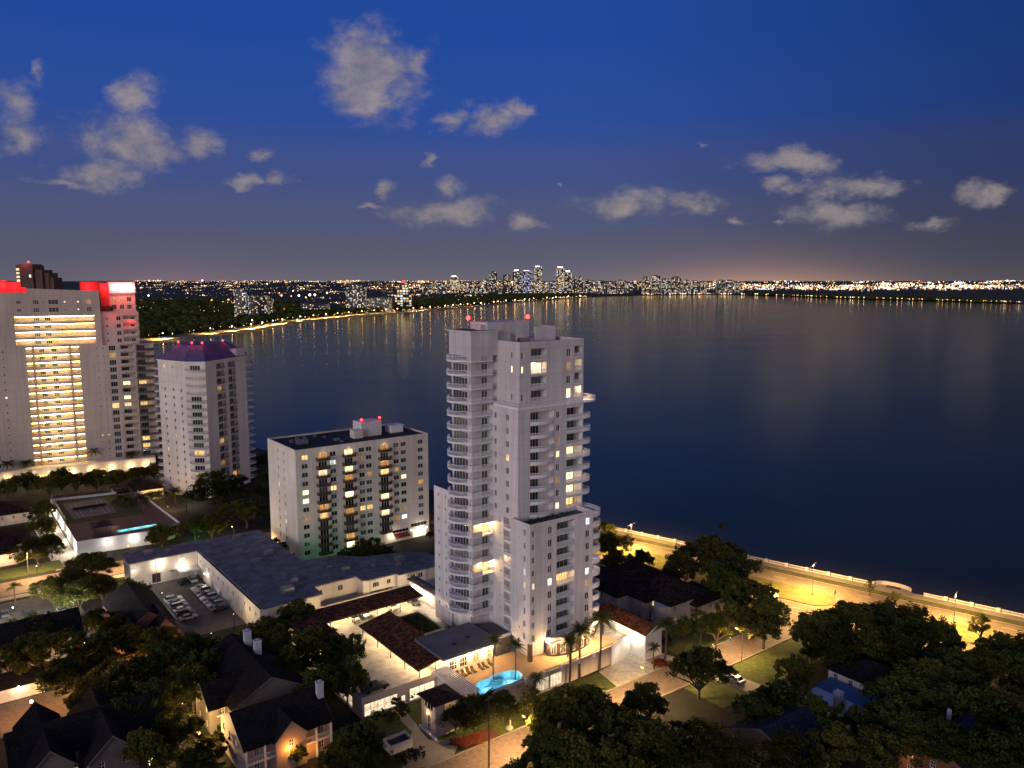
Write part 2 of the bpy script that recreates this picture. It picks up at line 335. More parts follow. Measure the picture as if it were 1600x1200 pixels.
# ---------------------------------------------------------------- dusk sky
wd = bpy.data.worlds.new('World'); SC.world = wd; wd.use_nodes = True
nt = wd.node_tree; nt.nodes.clear()
def sky():
    out = N(nt, 'OutputWorld'); bg = N(nt, 'Background')
    tc = N(nt, 'TexCoord'); nm = N(nt, 'VectorMath', operation='NORMALIZE'); nt.links.new(tc.outputs['Generated'], nm.inputs[0])
    sp = N(nt, 'SeparateXYZ'); nt.links.new(nm.outputs[0], sp.inputs[0])
    def mth(op, a, b=None, c=None, clamp=False):
        n = N(nt, 'Math', operation=op); n.use_clamp = clamp
        for i, x in enumerate((a, b, c)):
            if x is None: continue
            if isinstance(x, (int, float)): n.inputs[i].default_value = x
            else: nt.links.new(x, n.inputs[i])
        return n.outputs[0]
    def mixc(f, a, b, blend='MIX'):
        n = N(nt, 'MixRGB', blend_type=blend)
        for k, x in (('Fac', f), ('Color1', a), ('Color2', b)):
            if isinstance(x, tuple): n.inputs[k].default_value = (*x, 1)
            elif isinstance(x, (int, float)): n.inputs[k].default_value = x
            else: nt.links.new(x, n.inputs[k])
        return n.outputs[0]
    X, Y, Z = sp.outputs
    el = mth('MAXIMUM', Z, 0.0)
    r = N(nt, 'ValToRGB'); cr = r.color_ramp; cr.interpolation = 'EASE'
    stops = SKY_STOPS
    cr.elements[0].position = stops[0][0]; cr.elements[0].color = (*stops[0][1], 1); cr.elements[1].position = stops[-1][0]; cr.elements[1].color = (*stops[-1][1], 1)
    for p, c in stops[1:-1]:
        e = cr.elements.new(p); e.color = (*c, 1)
    nt.links.new(el, r.inputs['Fac'])
    # the blue of the upper air after sunset
    ns = N(nt, 'TexSky', sky_type='NISHITA'); ns.sun_disc = False; ns.sun_elevation = rad(-2.0); ns.sun_rotation = rad(SUN_AZ)
    base = mixc(1.0, r.outputs['Color'], mixc(1.0, ns.outputs['Color'], (.01, .01, .014), 'MULTIPLY'), 'ADD')
    # darker to the east, on the far side from the afterglow
    ea = N(nt, 'MapRange', interpolation_type='SMOOTHSTEP'); ea.inputs['From Min'].default_value = .05; ea.inputs['From Max'].default_value = .62; ea.inputs['To Min'].default_value = 1; ea.inputs['To Max'].default_value = .52; nt.links.new(X, ea.inputs['Value'])
    base = mixc(1.0, base, ea.outputs[0], 'MULTIPLY')
    # afterglow low in the south-west, behind the viewpoint
    ag = N(nt, 'MapRange', interpolation_type='SMOOTHSTEP'); ag.inputs['From Min'].default_value = -.6; ag.inputs['From Max'].default_value = .95; ag.inputs['To Min'].default_value = 0; ag.inputs['To Max'].default_value = 1; nt.links.new(mth('ADD', mth('MULTIPLY', Y, -.95), mth('MULTIPLY', X, -.12)), ag.inputs['Value'])
    lowf = N(nt, 'MapRange'); lowf.inputs['From Min'].default_value = .0; lowf.inputs['From Max'].default_value = .55; lowf.inputs['To Min'].default_value = 1; lowf.inputs['To Max'].default_value = .12; nt.links.new(el, lowf.inputs['Value'])
    base = mixc(mth('MULTIPLY', ag.outputs[0], lowf.outputs[0]), base, AFTERGLOW)
    # fill glow added low in the east, out of the picture, to light right-facing walls
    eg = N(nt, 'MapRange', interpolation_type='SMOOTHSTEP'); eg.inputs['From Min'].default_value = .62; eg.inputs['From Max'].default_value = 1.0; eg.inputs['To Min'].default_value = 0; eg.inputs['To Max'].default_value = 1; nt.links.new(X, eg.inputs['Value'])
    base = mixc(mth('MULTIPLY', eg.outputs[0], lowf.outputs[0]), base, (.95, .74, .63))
    # gnomonic chart of the forward half of the sky
    yy = mth('MAXIMUM', Y, .04); u = mth('DIVIDE', X, yy); v = mth('DIVIDE', Z, yy)
    # light dome of the town on the horizon
    def dome(u0, su, sv, col, amt):
        du = mth('DIVIDE', mth('SUBTRACT', u, u0), su); dv = mth('DIVIDE', v, sv)
        g = mth('EXPONENT', mth('MULTIPLY', mth('ADD', mth('MULTIPLY', du, du), mth('ABSOLUTE', dv)), -1.0))
        return mixc(mth('MULTIPLY', g, amt), base, col, 'ADD')
    base = dome(.31, .14, .018, (.62, .27, .10), .42)
    base = dome(.12, .9, .03, (.20, .15, .13), .22)
    base = dome(-.42, .10, .02, (.25, .06, .06), .25)
    no = N(nt, 'TexNoise'); no.inputs['Scale'].default_value = 9.5; no.inputs['Detail'].default_value = 12; no.inputs['Roughness'].default_value = .58; no.inputs['Distortion'].default_value = .35
    cb = N(nt, 'CombineXYZ'); nt.links.new(u, cb.inputs[0]); nt.links.new(mth('MULTIPLY', v, 1.5), cb.inputs[1]); nt.links.new(cb.outputs[0], no.inputs['Vector'])
    no2 = N(nt, 'TexNoise'); no2.inputs['Scale'].default_value = 26; no2.inputs['Detail'].default_value = 6; no2.inputs['Roughness'].default_value = .65; nt.links.new(cb.outputs[0], no2.inputs['Vector'])
    wob = mth('ADD', mth('MULTIPLY', mth('SUBTRACT', no.outputs['Fac'], .5), 1.9), mth('MULTIPLY', mth('SUBTRACT', no2.outputs['Fac'], .5), 1.3))
    # wind-torn outlines: the chart is warped by a finer noise before the cloud cells are laid in
    nw = N(nt, 'TexNoise'); nw.inputs['Scale'].default_value = 15; nw.inputs['Detail'].default_value = 8; nw.inputs['Roughness'].default_value = .6; nt.links.new(cb.outputs[0], nw.inputs['Vector'])
    sw = N(nt, 'SeparateColor'); nt.links.new(nw.outputs['Color'], sw.inputs[0])
    uw = mth('ADD', u, mth('MULTIPLY', mth('SUBTRACT', sw.outputs[0], .5), .085)); vw = mth('ADD', v, mth('MULTIPLY', mth('SUBTRACT', sw.outputs[1], .5), .05))
    dens = None
    for px, py, hw, hh, st in CLOUDS:
        a, b = (px - 800) / F_PX, (py - 600) / F_PX
        k = _c - b * _s; u0, v0 = a / k, (-_s - b * _c) / k
        su, sv = hw / F_PX / k, hh / F_PX / k
        du = mth('DIVIDE', mth('SUBTRACT', uw, u0), su); dv = mth('DIVIDE', mth('SUBTRACT', vw, v0), sv)
        d = mth('SUBTRACT', st + .22, mth('SQRT', mth('ADD', mth('MULTIPLY', du, du), mth('MULTIPLY', dv, dv))))
        dens = d if dens is None else mth('MAXIMUM', dens, d)
    cm = N(nt, 'MapRange', interpolation_type='SMOOTHSTEP'); cm.inputs['From Min'].default_value = -.28; cm.inputs['From Max'].default_value = .90; cm.inputs['To Max'].default_value = .80; nt.links.new(mth('ADD', dens, wob), cm.inputs['Value'])
    fwd = N(nt, 'MapRange'); fwd.inputs['From Min'].default_value = .1; fwd.inputs['From Max'].default_value = .3; nt.links.new(Y, fwd.inputs['Value'])
    shade = N(nt, 'ValToRGB'); shade.color_ramp.elements[0].color = (.19, .18, .215, 1); shade.color_ramp.elements[1].color = (.36, .30, .285, 1); shade.color_ramp.elements[0].position = .35; shade.color_ramp.elements[1].position = .65
    nt.links.new(no2.outputs['Fac'], shade.inputs['Fac'])
    base = mixc(mth('MULTIPLY', cm.outputs[0], fwd.outputs[0]), base, shade.outputs[0])
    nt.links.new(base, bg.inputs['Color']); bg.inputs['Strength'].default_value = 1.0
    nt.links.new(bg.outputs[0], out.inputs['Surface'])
SUN_AZ = 196.0
SKY_STOPS = [(0.0, (.100, .100, .140)), (.035, (.090, .095, .155)), (.075, (.074, .091, .19)), (.13, (.049, .081, .245)), (.20, (.022, .072, .32)), (.28, (.014, .066, .32)), (.5, (.010, .05, .24)), (1.0, (.008, .035, .15))]
AFTERGLOW = (.52, .46, .49)
CLOUDS = [(580, 112, 72, 68, .85), (560, 158, 62, 30, .7), (645, 100, 30, 36, .5), (600, 66, 34, 34, .45), (200, 222, 95, 52, .7), (165, 268, 70, 32, .65), (310, 222, 36, 26, .75), (210, 155, 45, 34, .6), (110, 285, 90, 10, .4),
          (25, 150, 60, 48, .6), (35, 215, 55, 40, .65), (65, 110, 24, 30, .35), (765, 187, 48, 28, .7), (700, 185, 30, 16, .6), (810, 170, 30, 16, .5), (695, 332, 70, 24, .85), (820, 347, 34, 15, .6), (710, 288, 28, 16, .7), (602, 288, 22, 18, .6),
          (678, 247, 14, 9, .6), (420, 233, 28, 15, .6), (385, 277, 58, 11, .5), (432, 274, 22, 15, .6), (968, 317, 70, 22, .9), (1080, 324, 45, 15, .8), (1230, 255, 72, 16, .9), (1225, 289, 55, 12, .7), (1330, 289, 75, 18, .75), (1310, 332, 75, 24, .8),
          (1405, 296, 34, 16, .6), (1530, 301, 50, 22, .6), (1450, 346, 60, 13, .5), (1160, 343, 24, 9, .6), (1215, 342, 24, 7, .5), (1100, 236, 13, 8, .5), (868, 289, 8, 6, .5), (580, 318, 30, 7, .45)]
sky()
sl = bpy.data.lights.new('sun', 'SUN'); sl.energy = 1.25; sl.angle = rad(25); sl.color = (1, .90, .87)
so = bpy.data.objects.new('sun', sl); COL.objects.link(so)
so.rotation_euler = Vector((.54, .83, -.12)).to_track_quat('-Z', 'Y').to_euler()
SC.view_settings.view_transform = 'Standard'; SC.view_settings.look = 'None'; SC.view_settings.exposure = 0; SC.view_settings.gamma = 1
SC.cycles.use_denoising = True; SC.cycles.sample_clamp_indirect = 4; SC.cycles.sample_clamp_direct = 0; SC.cycles.max_bounces = 6; SC.cycles.diffuse_bounces = 3; SC.cycles.glossy_bounces = 3; SC.cycles.transparent_max_bounces = 8
SC.cycles.caustics_reflective = False; SC.cycles.caustics_refractive = False
# ---------------------------------------------------------------- ground, bay, roads
SH = {}
def structure(mb, name, mats, z=0): return tag(mb.build(name, mats, None, (0, 0, z)), kind='structure')
SP0, SD, SN = (137.3, 204.7), (-.796, .606), (-.606, -.796)
def S(off, along, z=0): return (SP0[0] + SN[0] * off + SD[0] * along, SP0[1] + SN[1] * off + SD[1] * along, z)
shore_px = [(222, 535), (300, 526), (400, 514), (475, 501), (550, 493.5), (625, 487.5), (650, 486.5), (700, 482), (745, 478), (775, 475.5), (800, 472.5), (850, 468.5), (925, 463.5)]
far_shore = [G(x, y)[:2] for x, y in shore_px]
near_shore = [S(-.4, -420)[:2], S(-.4, 0)[:2], S(-.4, 121)[:2], S(-.4, 190)[:2], (-120, 405), (-200, 490), (-320, 640), (-440, 850)]
far_right = [G(x, y)[:2] for x, y in [(1000, 461), (1100, 460), (1180, 460.5), (1250, 463), (1316, 466), (1400, 468), (1500, 471), (1600, 474)]]
outline = near_shore + far_shore + far_right + [(3300, 2700), (9000, 2600), (45000, 9000), (45000, 45000), (-45000, 45000), (-45000, -300), (0, -420), (260, -300)]
structure(MB().sheet(outline, [], 0), 'ground', 'soil')
structure(MB().poly([(-60000, -3000, 0), (60000, -3000, 0), (60000, 60000, 0), (-60000, 60000, 0)]), 'bay_water', 'bay_water', -1.6)
def strip(o0, o1, a0=-420, a1=190, step=12.0):
    n = int((a1 - a0) / step); mb = MB()
    for i in range(n):
        p, q = a0 + (a1 - a0) * i / n, a0 + (a1 - a0) * (i + 1) / n
        mb.poly([S(o0, p), S(o1, p), S(o1, q), S(o0, q)])
    return mb
structure(strip(-.4, 3.6), 'promenade_pavement', 'pavement', .16)
structure(strip(3.6, 6.2), 'verge_lawn', 'lawn_dry', .12)
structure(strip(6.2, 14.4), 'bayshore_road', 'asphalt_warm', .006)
md = MB()
def median(a0, a1, r=5.6):
    pts = [S(14.4, a0), S(14.4, a1)]
    for i in range(9):
        t = PI * i / 8; pts.append(S(20.2 - 5.8 * math.cos(t), a1 + r * math.sin(t)))
    for i in range(9):
        t = PI * i / 8; pts.append(S(20.2 + 5.8 * math.cos(t), a0 - r * math.sin(t)))
    return pts
mb = MB()
for a0, a1 in ((49, 180), (-70, 14), (-300, -100)): mb.prism(median(a0, a1), 0, .14, 0, 1)
structure(mb, 'median_lawn', ['pavement', 'lawn_dry'], .004)
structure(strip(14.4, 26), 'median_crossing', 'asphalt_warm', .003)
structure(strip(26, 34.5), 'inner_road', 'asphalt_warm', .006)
mb = MB()
for o in (6.5, 14.1, 26.3, 34.2):
    for i in range(-30, 15):
        if o in (14.1, 26.3) and -1 <= i <= 3: continue
        mb.poly([S(o - .07, i * 12), S(o + .07, i * 12), S(o + .07, i * 12 + 12), S(o - .07, i * 12 + 12)])
for i in range(-30, 15):
    for o in (10.3, 30.2): mb.poly([S(o - .07, i * 12), S(o + .07, i * 12), S(o + .07, i * 12 + 4), S(o - .07, i * 12 + 4)])
structure(mb, 'lane_markings', 'lane_paint', .012)
def grect(name, a0, a1, b0, b1, m, z): return structure(MB().poly([W(a0, b0), W(a1, b0), W(a1, b1), W(a0, b1)]), name, m, z)
def gpoly(name, pts, m, z): return structure(MB().sheet([W(*p)[:2] for p in pts], [], 0), name, m, z)
grect('near_street', -140, 92, -29.6, -21.2, 'brick_road', .004)
mb = MB()
for b0, b1 in ((-21.2, -20.9), (-29.9, -29.6)): mb.prism([W(-140, b0)[:2], W(70, b0)[:2], W(70, b1)[:2], W(-140, b1)[:2]], 0, .14)
structure(mb, 'street_kerb', 'pavement')
gpoly('front_lawn', [(-56, -20.9), (12, -20.9), (12, -13.4), (-25, -13.4), (-25, .6), (-43.4, .6), (-56, .6)], 'lawn', .05)
gpoly('driveway_apron', [(8.5, -21.2), (30, -21.2), (28, -12.4), (23.5, -11), (15, -12.6), (10, -13.4)], 'deck_concrete', .062)
gpoly('garden_path', [(-33.8, .5), (-36.6, .5), (-36.9, -9), (-45, -19), (-40, -21.0), (-34.8, -21), (-31, -17.5), (-35.8, -13.6)], 'pavement', .058)
gpoly('mansion_lawn', [(31, -20.9), (62, -20.9), (62, -8), (31, -8)], 'lawn', .05)
gpoly('cross_walk_lawn', [(62, -20.9), (72, -20.9), (76, 2), (62, 8)], 'lawn', .048)
grect('south_lawn', 20, 66, -41, -30.2, 'lawn', .05)
gpoly('south_driveway', [(28, -30), (33.5, -30), (35, -40), (30, -40)], 'pavement', .058)
grect('cross_street', -150, 12, 121.5, 134, 'brick_road', .004)
grect('cross_pavement', -150, 12, 117.6, 120.4, 'pavement', .12)
grect('cross_street_lawn', -112, -78, 137, 146.5, 'lawn', .05)
grect('car_park', -130, -79, 88, 116, 'asphalt', .008)
grect('rear_car_park', -62, -46.2, 62, 105.6, 'asphalt', .008)
grect('left_driveway', -80.5, -72.9, 136, 222, 'deck_concrete', .01)
grect('garage_forecourt', -112, -84, 38, 53, 'brick_road', .008)
# far lawn, road and promenade round the curve of the bay
def along(pts, step):
    r = []
    for (x0, y0), (x1, y1) in zip(pts, pts[1:]):
        n = max(1, int(math.hypot(x1 - x0, y1 - y0) / step))
        r += [(x0 + (x1 - x0) * i / n, y0 + (y1 - y0) * i / n) for i in range(n)]
    return r + [pts[-1]]
fs = along(far_shore, 60)
def offs(i, d):
    a, b = fs[max(0, i - 1)], fs[min(len(fs) - 1, i + 1)]
    l = math.hypot(b[0] - a[0], b[1] - a[1]); return (fs[i][0] - (b[1] - a[1]) / l * d, fs[i][1] + (b[0] - a[0]) / l * d)
def farband(d0, d1, name, m, z):
    mb = MB()
    for i in range(len(fs) - 1): mb.poly([(*offs(i, d0), 0), (*offs(i, d1), 0), (*offs(i + 1, d1), 0), (*offs(i + 1, d0), 0)])
    return structure(mb, name, m, z)
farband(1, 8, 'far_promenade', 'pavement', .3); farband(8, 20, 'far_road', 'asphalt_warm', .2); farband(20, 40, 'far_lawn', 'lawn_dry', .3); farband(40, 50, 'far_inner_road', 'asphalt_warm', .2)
mb = MB()
for i in range(len(fs) - 1): mb.poly([(*offs(i, .2), -1.7), (*offs(i, .2), .6), (*offs(i + 1, .2), .6), (*offs(i + 1, .2), -1.7)])
tag(mb.build('far_seawall', 'concrete'), 'pale seawall curving round the far side of the bay', 'seawall')
# ---------------------------------------------------------------- windows, railings, balconies (shared meshes)
CACHE = {}
def win_mesh(w, h, pane, frame='trim_white', bars=1, cross=0, ft=.09):
    k = ('win', round(w, 2), round(h, 2), pane, frame, bars, cross)
    if k not in CACHE:
        mb = MB(); a, b = w / 2, h / 2
        mb.poly([(-a, 0, -b), (a, 0, -b), (a, 0, b), (-a, 0, b)], 1)
        mb.box(-a, a, -.06, -.005, -b, -b + ft); mb.box(-a, a, -.06, -.005, b - ft, b)
        mb.box(-a, -a + ft, -.06, -.005, -b + ft, b - ft); mb.box(a - ft, a, -.06, -.005, -b + ft, b - ft)
        for i in range(bars):
            x = -a + w * (i + 1) / (bars + 1); mb.box(x - .035, x + .035, -.055, -.004, -b + ft, b - ft)
        if cross: mb.box(-a + ft, a - ft, -.05, -.003, -.03, .03)
        me = bpy.data.meshes.new('window')
        me.from_pydata(mb.v, [], mb.f); me.materials.append(M[frame]); me.materials.append(M[pane]); me.polygons.foreach_set('material_index', mb.m); me.update()
        CACHE[k] = me
    return CACHE[k]
DARKS = ['glass_dark', 'glass_dark', 'glass_green', 'glass_blind', 'glass_grey', 'glass_grey']
def pick(p=.1): return random.choice(['lit_warm', 'lit_dim', 'lit_bright']) if random.random() < p else random.choice(DARKS)
class Face:
    """one facade of a thing: collects openings, then builds the wall and its window parts"""
    def __init__(s, root, o, u, n, L, z0, z1):
        s.root, s.o, s.u, s.n, s.L, s.z0, s.z1 = root, o, u, n, L, z0, z1; s.ops = []; s.wins = []; s.rot = math.atan2(n[1], n[0]) + PI / 2
    def at(s, a, z, d=0.0): return (s.o[0] + s.u[0] * a - s.n[0] * d, s.o[1] + s.u[1] * a - s.n[1] * d, z)
    def win(s, a, z, w, h, pane, bars=1, cross=0, frame='trim_white', name='window', depth=.18):
        s.ops.append((a - w / 2, a + w / 2, z - h / 2, z + h / 2, depth, False)); s.wins.append((a, z, w, h, pane, bars, cross, frame, name, depth))
    def recess(s, a0, a1, z0, z1, d): s.ops.append((a0, a1, z0, z1, d, True))
    def door(s, a, z0, w, h, pane, d, bars=2, name='balcony_door'): place(name, win_mesh(w, h, pane, 'trim_white', bars), s.root, s.at(a, z0 + h / 2, d - .05), s.rot)
    def wall(s, mb, m=0, mi=None):
        mb.wall(s.o, s.u, s.n, s.L, s.z0, s.z1, s.ops, m, mi)
        for a, z, w, h, pane, bars, cross, frame, name, depth in s.wins:
            place(name, win_mesh(w, h, pane, frame, bars, cross), s.root, s.at(a, z, depth - .02), s.rot)
    def put(s, name, me, a, z, d=0.0): return place(name, me, s.root, s.at(a, z, d), s.rot)
def rail_mesh(pts, h, m, gap=.16, solid=0.0, name='railing'):
    """railing along a line of points: rails, balusters, optional solid lower part"""
    k = ('rail', tuple((round(p[0], 2), round(p[1], 2)) for p in pts), h, m, solid)
    if k in CACHE: return CACHE[k]
    mb = MB()
    for (x0, y0), (x1, y1) in zip(pts, pts[1:]):
        L = math.hypot(x1 - x0, y1 - y0)
        if L < .01: continue
        mb.tube((x0, y0, h), (x1, y1, h), .06, 4); mb.tube((x0, y0, .12), (x1, y1, .12), .04, 4)
        n = max(1, int(L / gap))
        if solid:
            dx, dy = -(y1 - y0) / L * .06, (x1 - x0) / L * .06
            mb.prism([(x0 - dx, y0 - dy), (x1 - dx, y1 - dy), (x1 + dx, y1 + dy), (x0 + dx, y0 + dy)], 0, solid)
        for i in range(n + 1):
            t = i / n; x, y = x0 + (x1 - x0) * t, y0 + (y1 - y0) * t; mb.box(x - .022, x + .022, y - .022, y + .022, solid or .1, h)
    me = bpy.data.meshes.new(name); me.from_pydata(mb.v, [], mb.f); me.materials.append(M[m]); me.update(); CACHE[k] = me
    return me
def arc(w, d, n=10, bulge=None):
    """plan of a bowed balcony front: chord w at y=0, sticking out d towards -y"""
    R = (w * w / 4 + d * d) / (2 * d); cy = R - d; t0 = math.asin(min(1, w / 2 / R))
    if d > w / 2 - 1e-6: t0 = PI / 2
    return [(R * math.sin(-t0 + 2 * t0 * i / n), cy - R * math.cos(-t0 + 2 * t0 * i / n)) for i in range(n + 1)]
def round_bay(w, d, n=14, e=.6):
    """plan of a deep rounded balcony: squared-off half ellipse"""
    r = []
    for i in range(n + 1):
        t = PI * i / n; c = math.cos(t); r.append((-w / 2 * math.copysign(abs(c) ** e, c), -d * max(0, math.sin(t)) ** e))
    return r
def slab_mesh(pts, t, m, back=0.0):
    k = ('slab', tuple((round(p[0], 2), round(p[1], 2)) for p in pts), t, m, back)
    if k in CACHE: return CACHE[k]
    poly = list(pts) + ([(pts[-1][0], back), (pts[0][0], back)] if back else [])
    mb = MB().prism(poly, -t, 0)
    me = bpy.data.meshes.new('balcony'); me.from_pydata(mb.v, [], mb.f); me.materials.append(M[m]); me.update(); CACHE[k] = me
    return me
def balcony(root, loc, rot, pts, m='rail_white', h=1.05, t=.24, solid=0.0, slabm='trim_white', back=0.0, gap=.16):
    b = place('balcony', slab_mesh(pts, t, slabm, back), root, loc, rot)
    place('railing', rail_mesh(pts, h, m, gap, solid), b)
    return b
# ================================================================ the tall stepped condominium
T = thing('condominium_tower', 'tall stepped pale condominium tower with bowed balconies beside the blue pool', 'apartment tower', (4.0, 171.4, 0), GA)
wm = MB(); Rr, Ll, nR, nL = (1, 0), (0, 1), (0, -1), (-1, 0)
LBz = [33.88 - 3.043 * k for k in range(9)]
f = Face(T, (0, 0), Rr, nR, 19.0, 8.3, 36.1)
for k, z in enumerate(LBz):
    f.win(.97, z, .8, 1.5, 'lit_bright' if k == 4 else pick(0), 1)
    f.win(5.8, z, 1.25, 1.75, {4: 'lit_bright', 6: 'glass_blind'}.get(k) or pick(0), 1)
    f.win(17.25, z, 1.25, 1.75, {0: 'lit_cool', 4: 'lit_cool', 5: 'lit_dim'}.get(k) or pick(0), 1)
    f.recess(7.75, 13.2, z - 1.42, z + 1.3, 2.2)
    f.door(10.475, z - 1.4, 5.0, 2.35, 'lit_warm' if k == 4 else 'glass_blind', 2.2, 3)
    balcony(T, f.at(10.475, z - 1.4, .12), 0, [(-2.7, 0), (2.7, 0)], solid=.0)
    if k == 4: lamp(f.at(10.4, z + .9, 1.2), 210, WARM, .1, T)
    pts = round_bay(4.4, 3.0)
    b = balcony(T, (19.0, 2.05, z - 1.42), PI / 2, pts, solid=.85, slabm='rail_white', t=.3)
    if k in (0, 3, 4): lamp((19.9, 2.0, z + .8), 150, COOL, .1, T)
f.wall(wm, 0)
f = Face(T, (0, 0), Ll, nL, 6.9, 8.3, 36.1)
for k, z in enumerate(LBz):
    f.win(2.05, z, .75, 1.5, {3: 'lit_cool', 4: 'lit_bright'}.get(k) or pick(0), 1)
    f.win(3.85, z - 1.4, .32, .4, 'glass_grey', 0)
f.wall(wm, 0)
wm.poly([(19, 0, 8.3), (19, 6.9, 8.3), (19, 6.9, 36.1), (19, 0, 36.1)]); wm.poly([(0, 6.9, 8.3), (1.15, 6.9, 8.3), (1.15, 6.9, 36.1), (0, 6.9, 36.1)])
wm.poly([(0, 0, 8.3), (19, 0, 8.3), (19, 6.9, 8.3), (0, 6.9, 8.3)])
# middle block
MDz = [58.78 - 3.11 * k for k in range(8)]
f = Face(T, (1.15, 5.9), Rr, nR, 19.6, 34.9, 61.0)
for k, z in enumerate(MDz):
    f.recess(3.5, 10.4, z - 1.45, z + 1.32, 1.8); f.win(11.75, z, 1.1, 1.6, {2: 'lit_dim', 3: 'lit_bright', 7: 'lit_bright', 5: 'lit_dim'}.get(k) or pick(0), 1)
    f.door(5.9, z - 1.43, 2.7, 2.35, random.choice(['glass_green', 'glass_grey', 'glass_dark', 'glass_grey']), 1.8, 2)
    balcony(T, f.at(6.95, z - 1.43, .02), 0, arc(6.8, .95, 10), solid=.55, back=1.0)
    f.recess(14.4, 19.3, z - 1.45, z + 1.32, 3.0); f.door(16.9, z - 1.43, 4.4, 2.3, {3: 'lit_bright', 5: 'lit_bright', 6: 'lit_bright', 7: 'lit_warm'}.get(k) or random.choice(['glass_grey', 'glass_blind']), 3.0, 3)
    balcony(T, f.at(16.9, z - 1.43, .1), 0, [(-2.4, 0), (2.4, 0)], solid=.3)
    if k < 7:
        balcony(T, (20.75, 8.0, z - 1.45), PI / 2, round_bay(4.4, 3.1), solid=.6, slabm='rail_white', t=.28)
        if k in (3, 5): lamp((21.7, 7.8, z + .7), 160, WARM, .1, T)
f.wall(wm, 0)
wm.poly([(20.75, 5.9, 34.9), (20.75, 24, 34.9), (20.75, 24, 61.0), (20.75, 5.9, 61.0)])
f = Face(T, (1.15, 5.9), Ll, nL, 9.6, 4.0, 61.0)
for k, z in enumerate(MDz):
    f.win(4.1, z, 1.15, 1.55, {3: 'lit_warm'}.get(k) or pick(0), 1); f.win(8.75, z, .95, 1.5, pick(0), 1)
for k, z in enumerate(LBz):
    f.recess(2.75, 5.5, z - 1.42, z + 1.3, 1.6); f.win(6.85, z, .42, .6, 'lit_bright' if k == 3 else 'glass_dark', 0)
    b = balcony(T, f.at(4.1, z - 1.4, .1), f.rot, [(-1.35, 0), (1.35, 0)], solid=.3)
    if k == 3: lamp(f.at(4.1, z + .9, .8), 170, WARM, .1, T)
f.wall(wm, 0)
# top block
f = Face(T, (2.6, 7.3), Rr, nR, 19.3, 60.2, 76.1)
TPz = [73.0, 69.8, 66.6, 63.4]
for k, z in enumerate(TPz):
    if k != 2: f.win(.8, z, .62, 1.6, 'lit_bright' if k == 1 else 'glass_dark', 0)
    f.recess(3.3, 7.9, z - 1.3, z + 1.45, 1.9); f.win(14.65, z, 1.35, 2.3 if k == 3 else 1.9, {1: 'lit_dim', 3: 'lit_bright'}.get(k) or 'glass_green', 1)
    f.door(5.6, z - 1.28, 4.2, 2.45, 'lit_bright' if k == 1 else random.choice(['glass_grey', 'glass_blind']), 1.9, 3)
    if k == 1: lamp(f.at(5.2, z + 1.0, 1.2), 160, WARM, .1, T)
    f.recess(16.4, 18.7, z - 1.3, z + 1.45, 2.5); balcony(T, f.at(17.55, z - 1.28, .08), 0, [(-1.1, 0), (1.1, 0)], solid=.2)
    balcony(T, f.at(5.6, z - 1.28, .08), 0, [(-2.25, 0), (2.25, 0)], solid=.15)
lamp(f.at(17.6, 64.3, .9), 200, WARM, .1, T); lamp((22.6, 8.4, 63.4), 620, WARM, .1, T); lamp(f.at(17.5, 70.6, 1.3), 40, WARM, .1, T)
f.wall(wm, 0)
wm.poly([(21.9, 7.3, 60.2), (21.9, 22, 60.2), (21.9, 22, 76.1), (21.9, 7.3, 76.1)])
f = Face(T, (2.6, 7.3), Ll, nL, 8.2, 60.2, 76.1)
for k, z in enumerate(TPz):
    if k != 2: f.win(3.0, z, .6, 1.6, 'lit_bright' if k == 1 else 'glass_dark', 0)
f.wall(wm, 0)
# wing: core set back behind wrap-round balconies, blank top
wm.box(-4.4, 2.6, 17.2, 24.6, 5.5, 72.6); wm.box(-4.95, 2.6, 15.5, 24.7, 72.6, 78.1); wm.box(-5.3, 2.58, 15.2, 25.0, 78.1, 78.45)
WGz = [71.55 - 3.19 * k for k in range(20)]
fl = [(-4.95 + 0, 15.5), (-1.95, 15.5)]
def wing_floor(z, k):
    sl = MB()
    pa = [(x, y) for x, y in [(1.2, 15.55), (-4.95, 15.55), (-4.95, 17.2)]]
    bow = [(-4.95 - 2.5 * math.sin(PI * i / 12) ** .75, 17.2 + 7.6 * i / 12) for i in range(13)]
    sl.prism(pa + bow + [(-4.3, 24.8), (-4.3, 17.3), (1.2, 17.3)], z - .28, z)
    b = sl.build('balcony', 'rail_white', T)
    pp = MB(); pp.box(-4.95, -2.0, 15.55, 15.72, z, z + 1.1); pp.box(-4.95, -4.78, 15.72, 17.25, z, z + 1.1); pp.box(-4.95, -4.5, 15.72, 15.95, z + 1.1, z + 2.9)
    pp.box(-7.0 + 1.9, -4.95, 17.05, 17.25, z, z + 1.1)
    pp.build('parapet', 'lavender_stucco', b)
    place('railing', rail_mesh([(-2.0, 0), (1.15, 0)], 1.05, 'rail_white', .16), b, (0, 15.62, z))
    place('railing', rail_mesh(bow, 1.05, 'rail_white', .16, .15), b, (0, 0, z))
    d = place('balcony_door', win_mesh(1.8, 2.3, 'lit_warm' if k in (13, 16) else random.choice(['glass_grey', 'glass_blind', 'glass_blind']), 'trim_white', 1), T, (-.2, 17.17, z + 1.2), 0)
    place('balcony_door', win_mesh(6.2, 2.35, random.choice(['glass_grey', 'glass_blind']), 'trim_white', 4), T, (-4.42, 20.8, z + 1.2), -PI / 2)
    if k in (13, 16):
        lamp((-1.6, 16.4, z + 2.6), 620, (1, .66, .22), .1, T); lamp((.6, 16.5, z + 2.6), 420, (1, .68, .26), .1, T)
for k, z in enumerate(WGz): wing_floor(z, k)
wm.box(-4.95, 2.6, 24.8, 32.4, 5.0, 39.3)
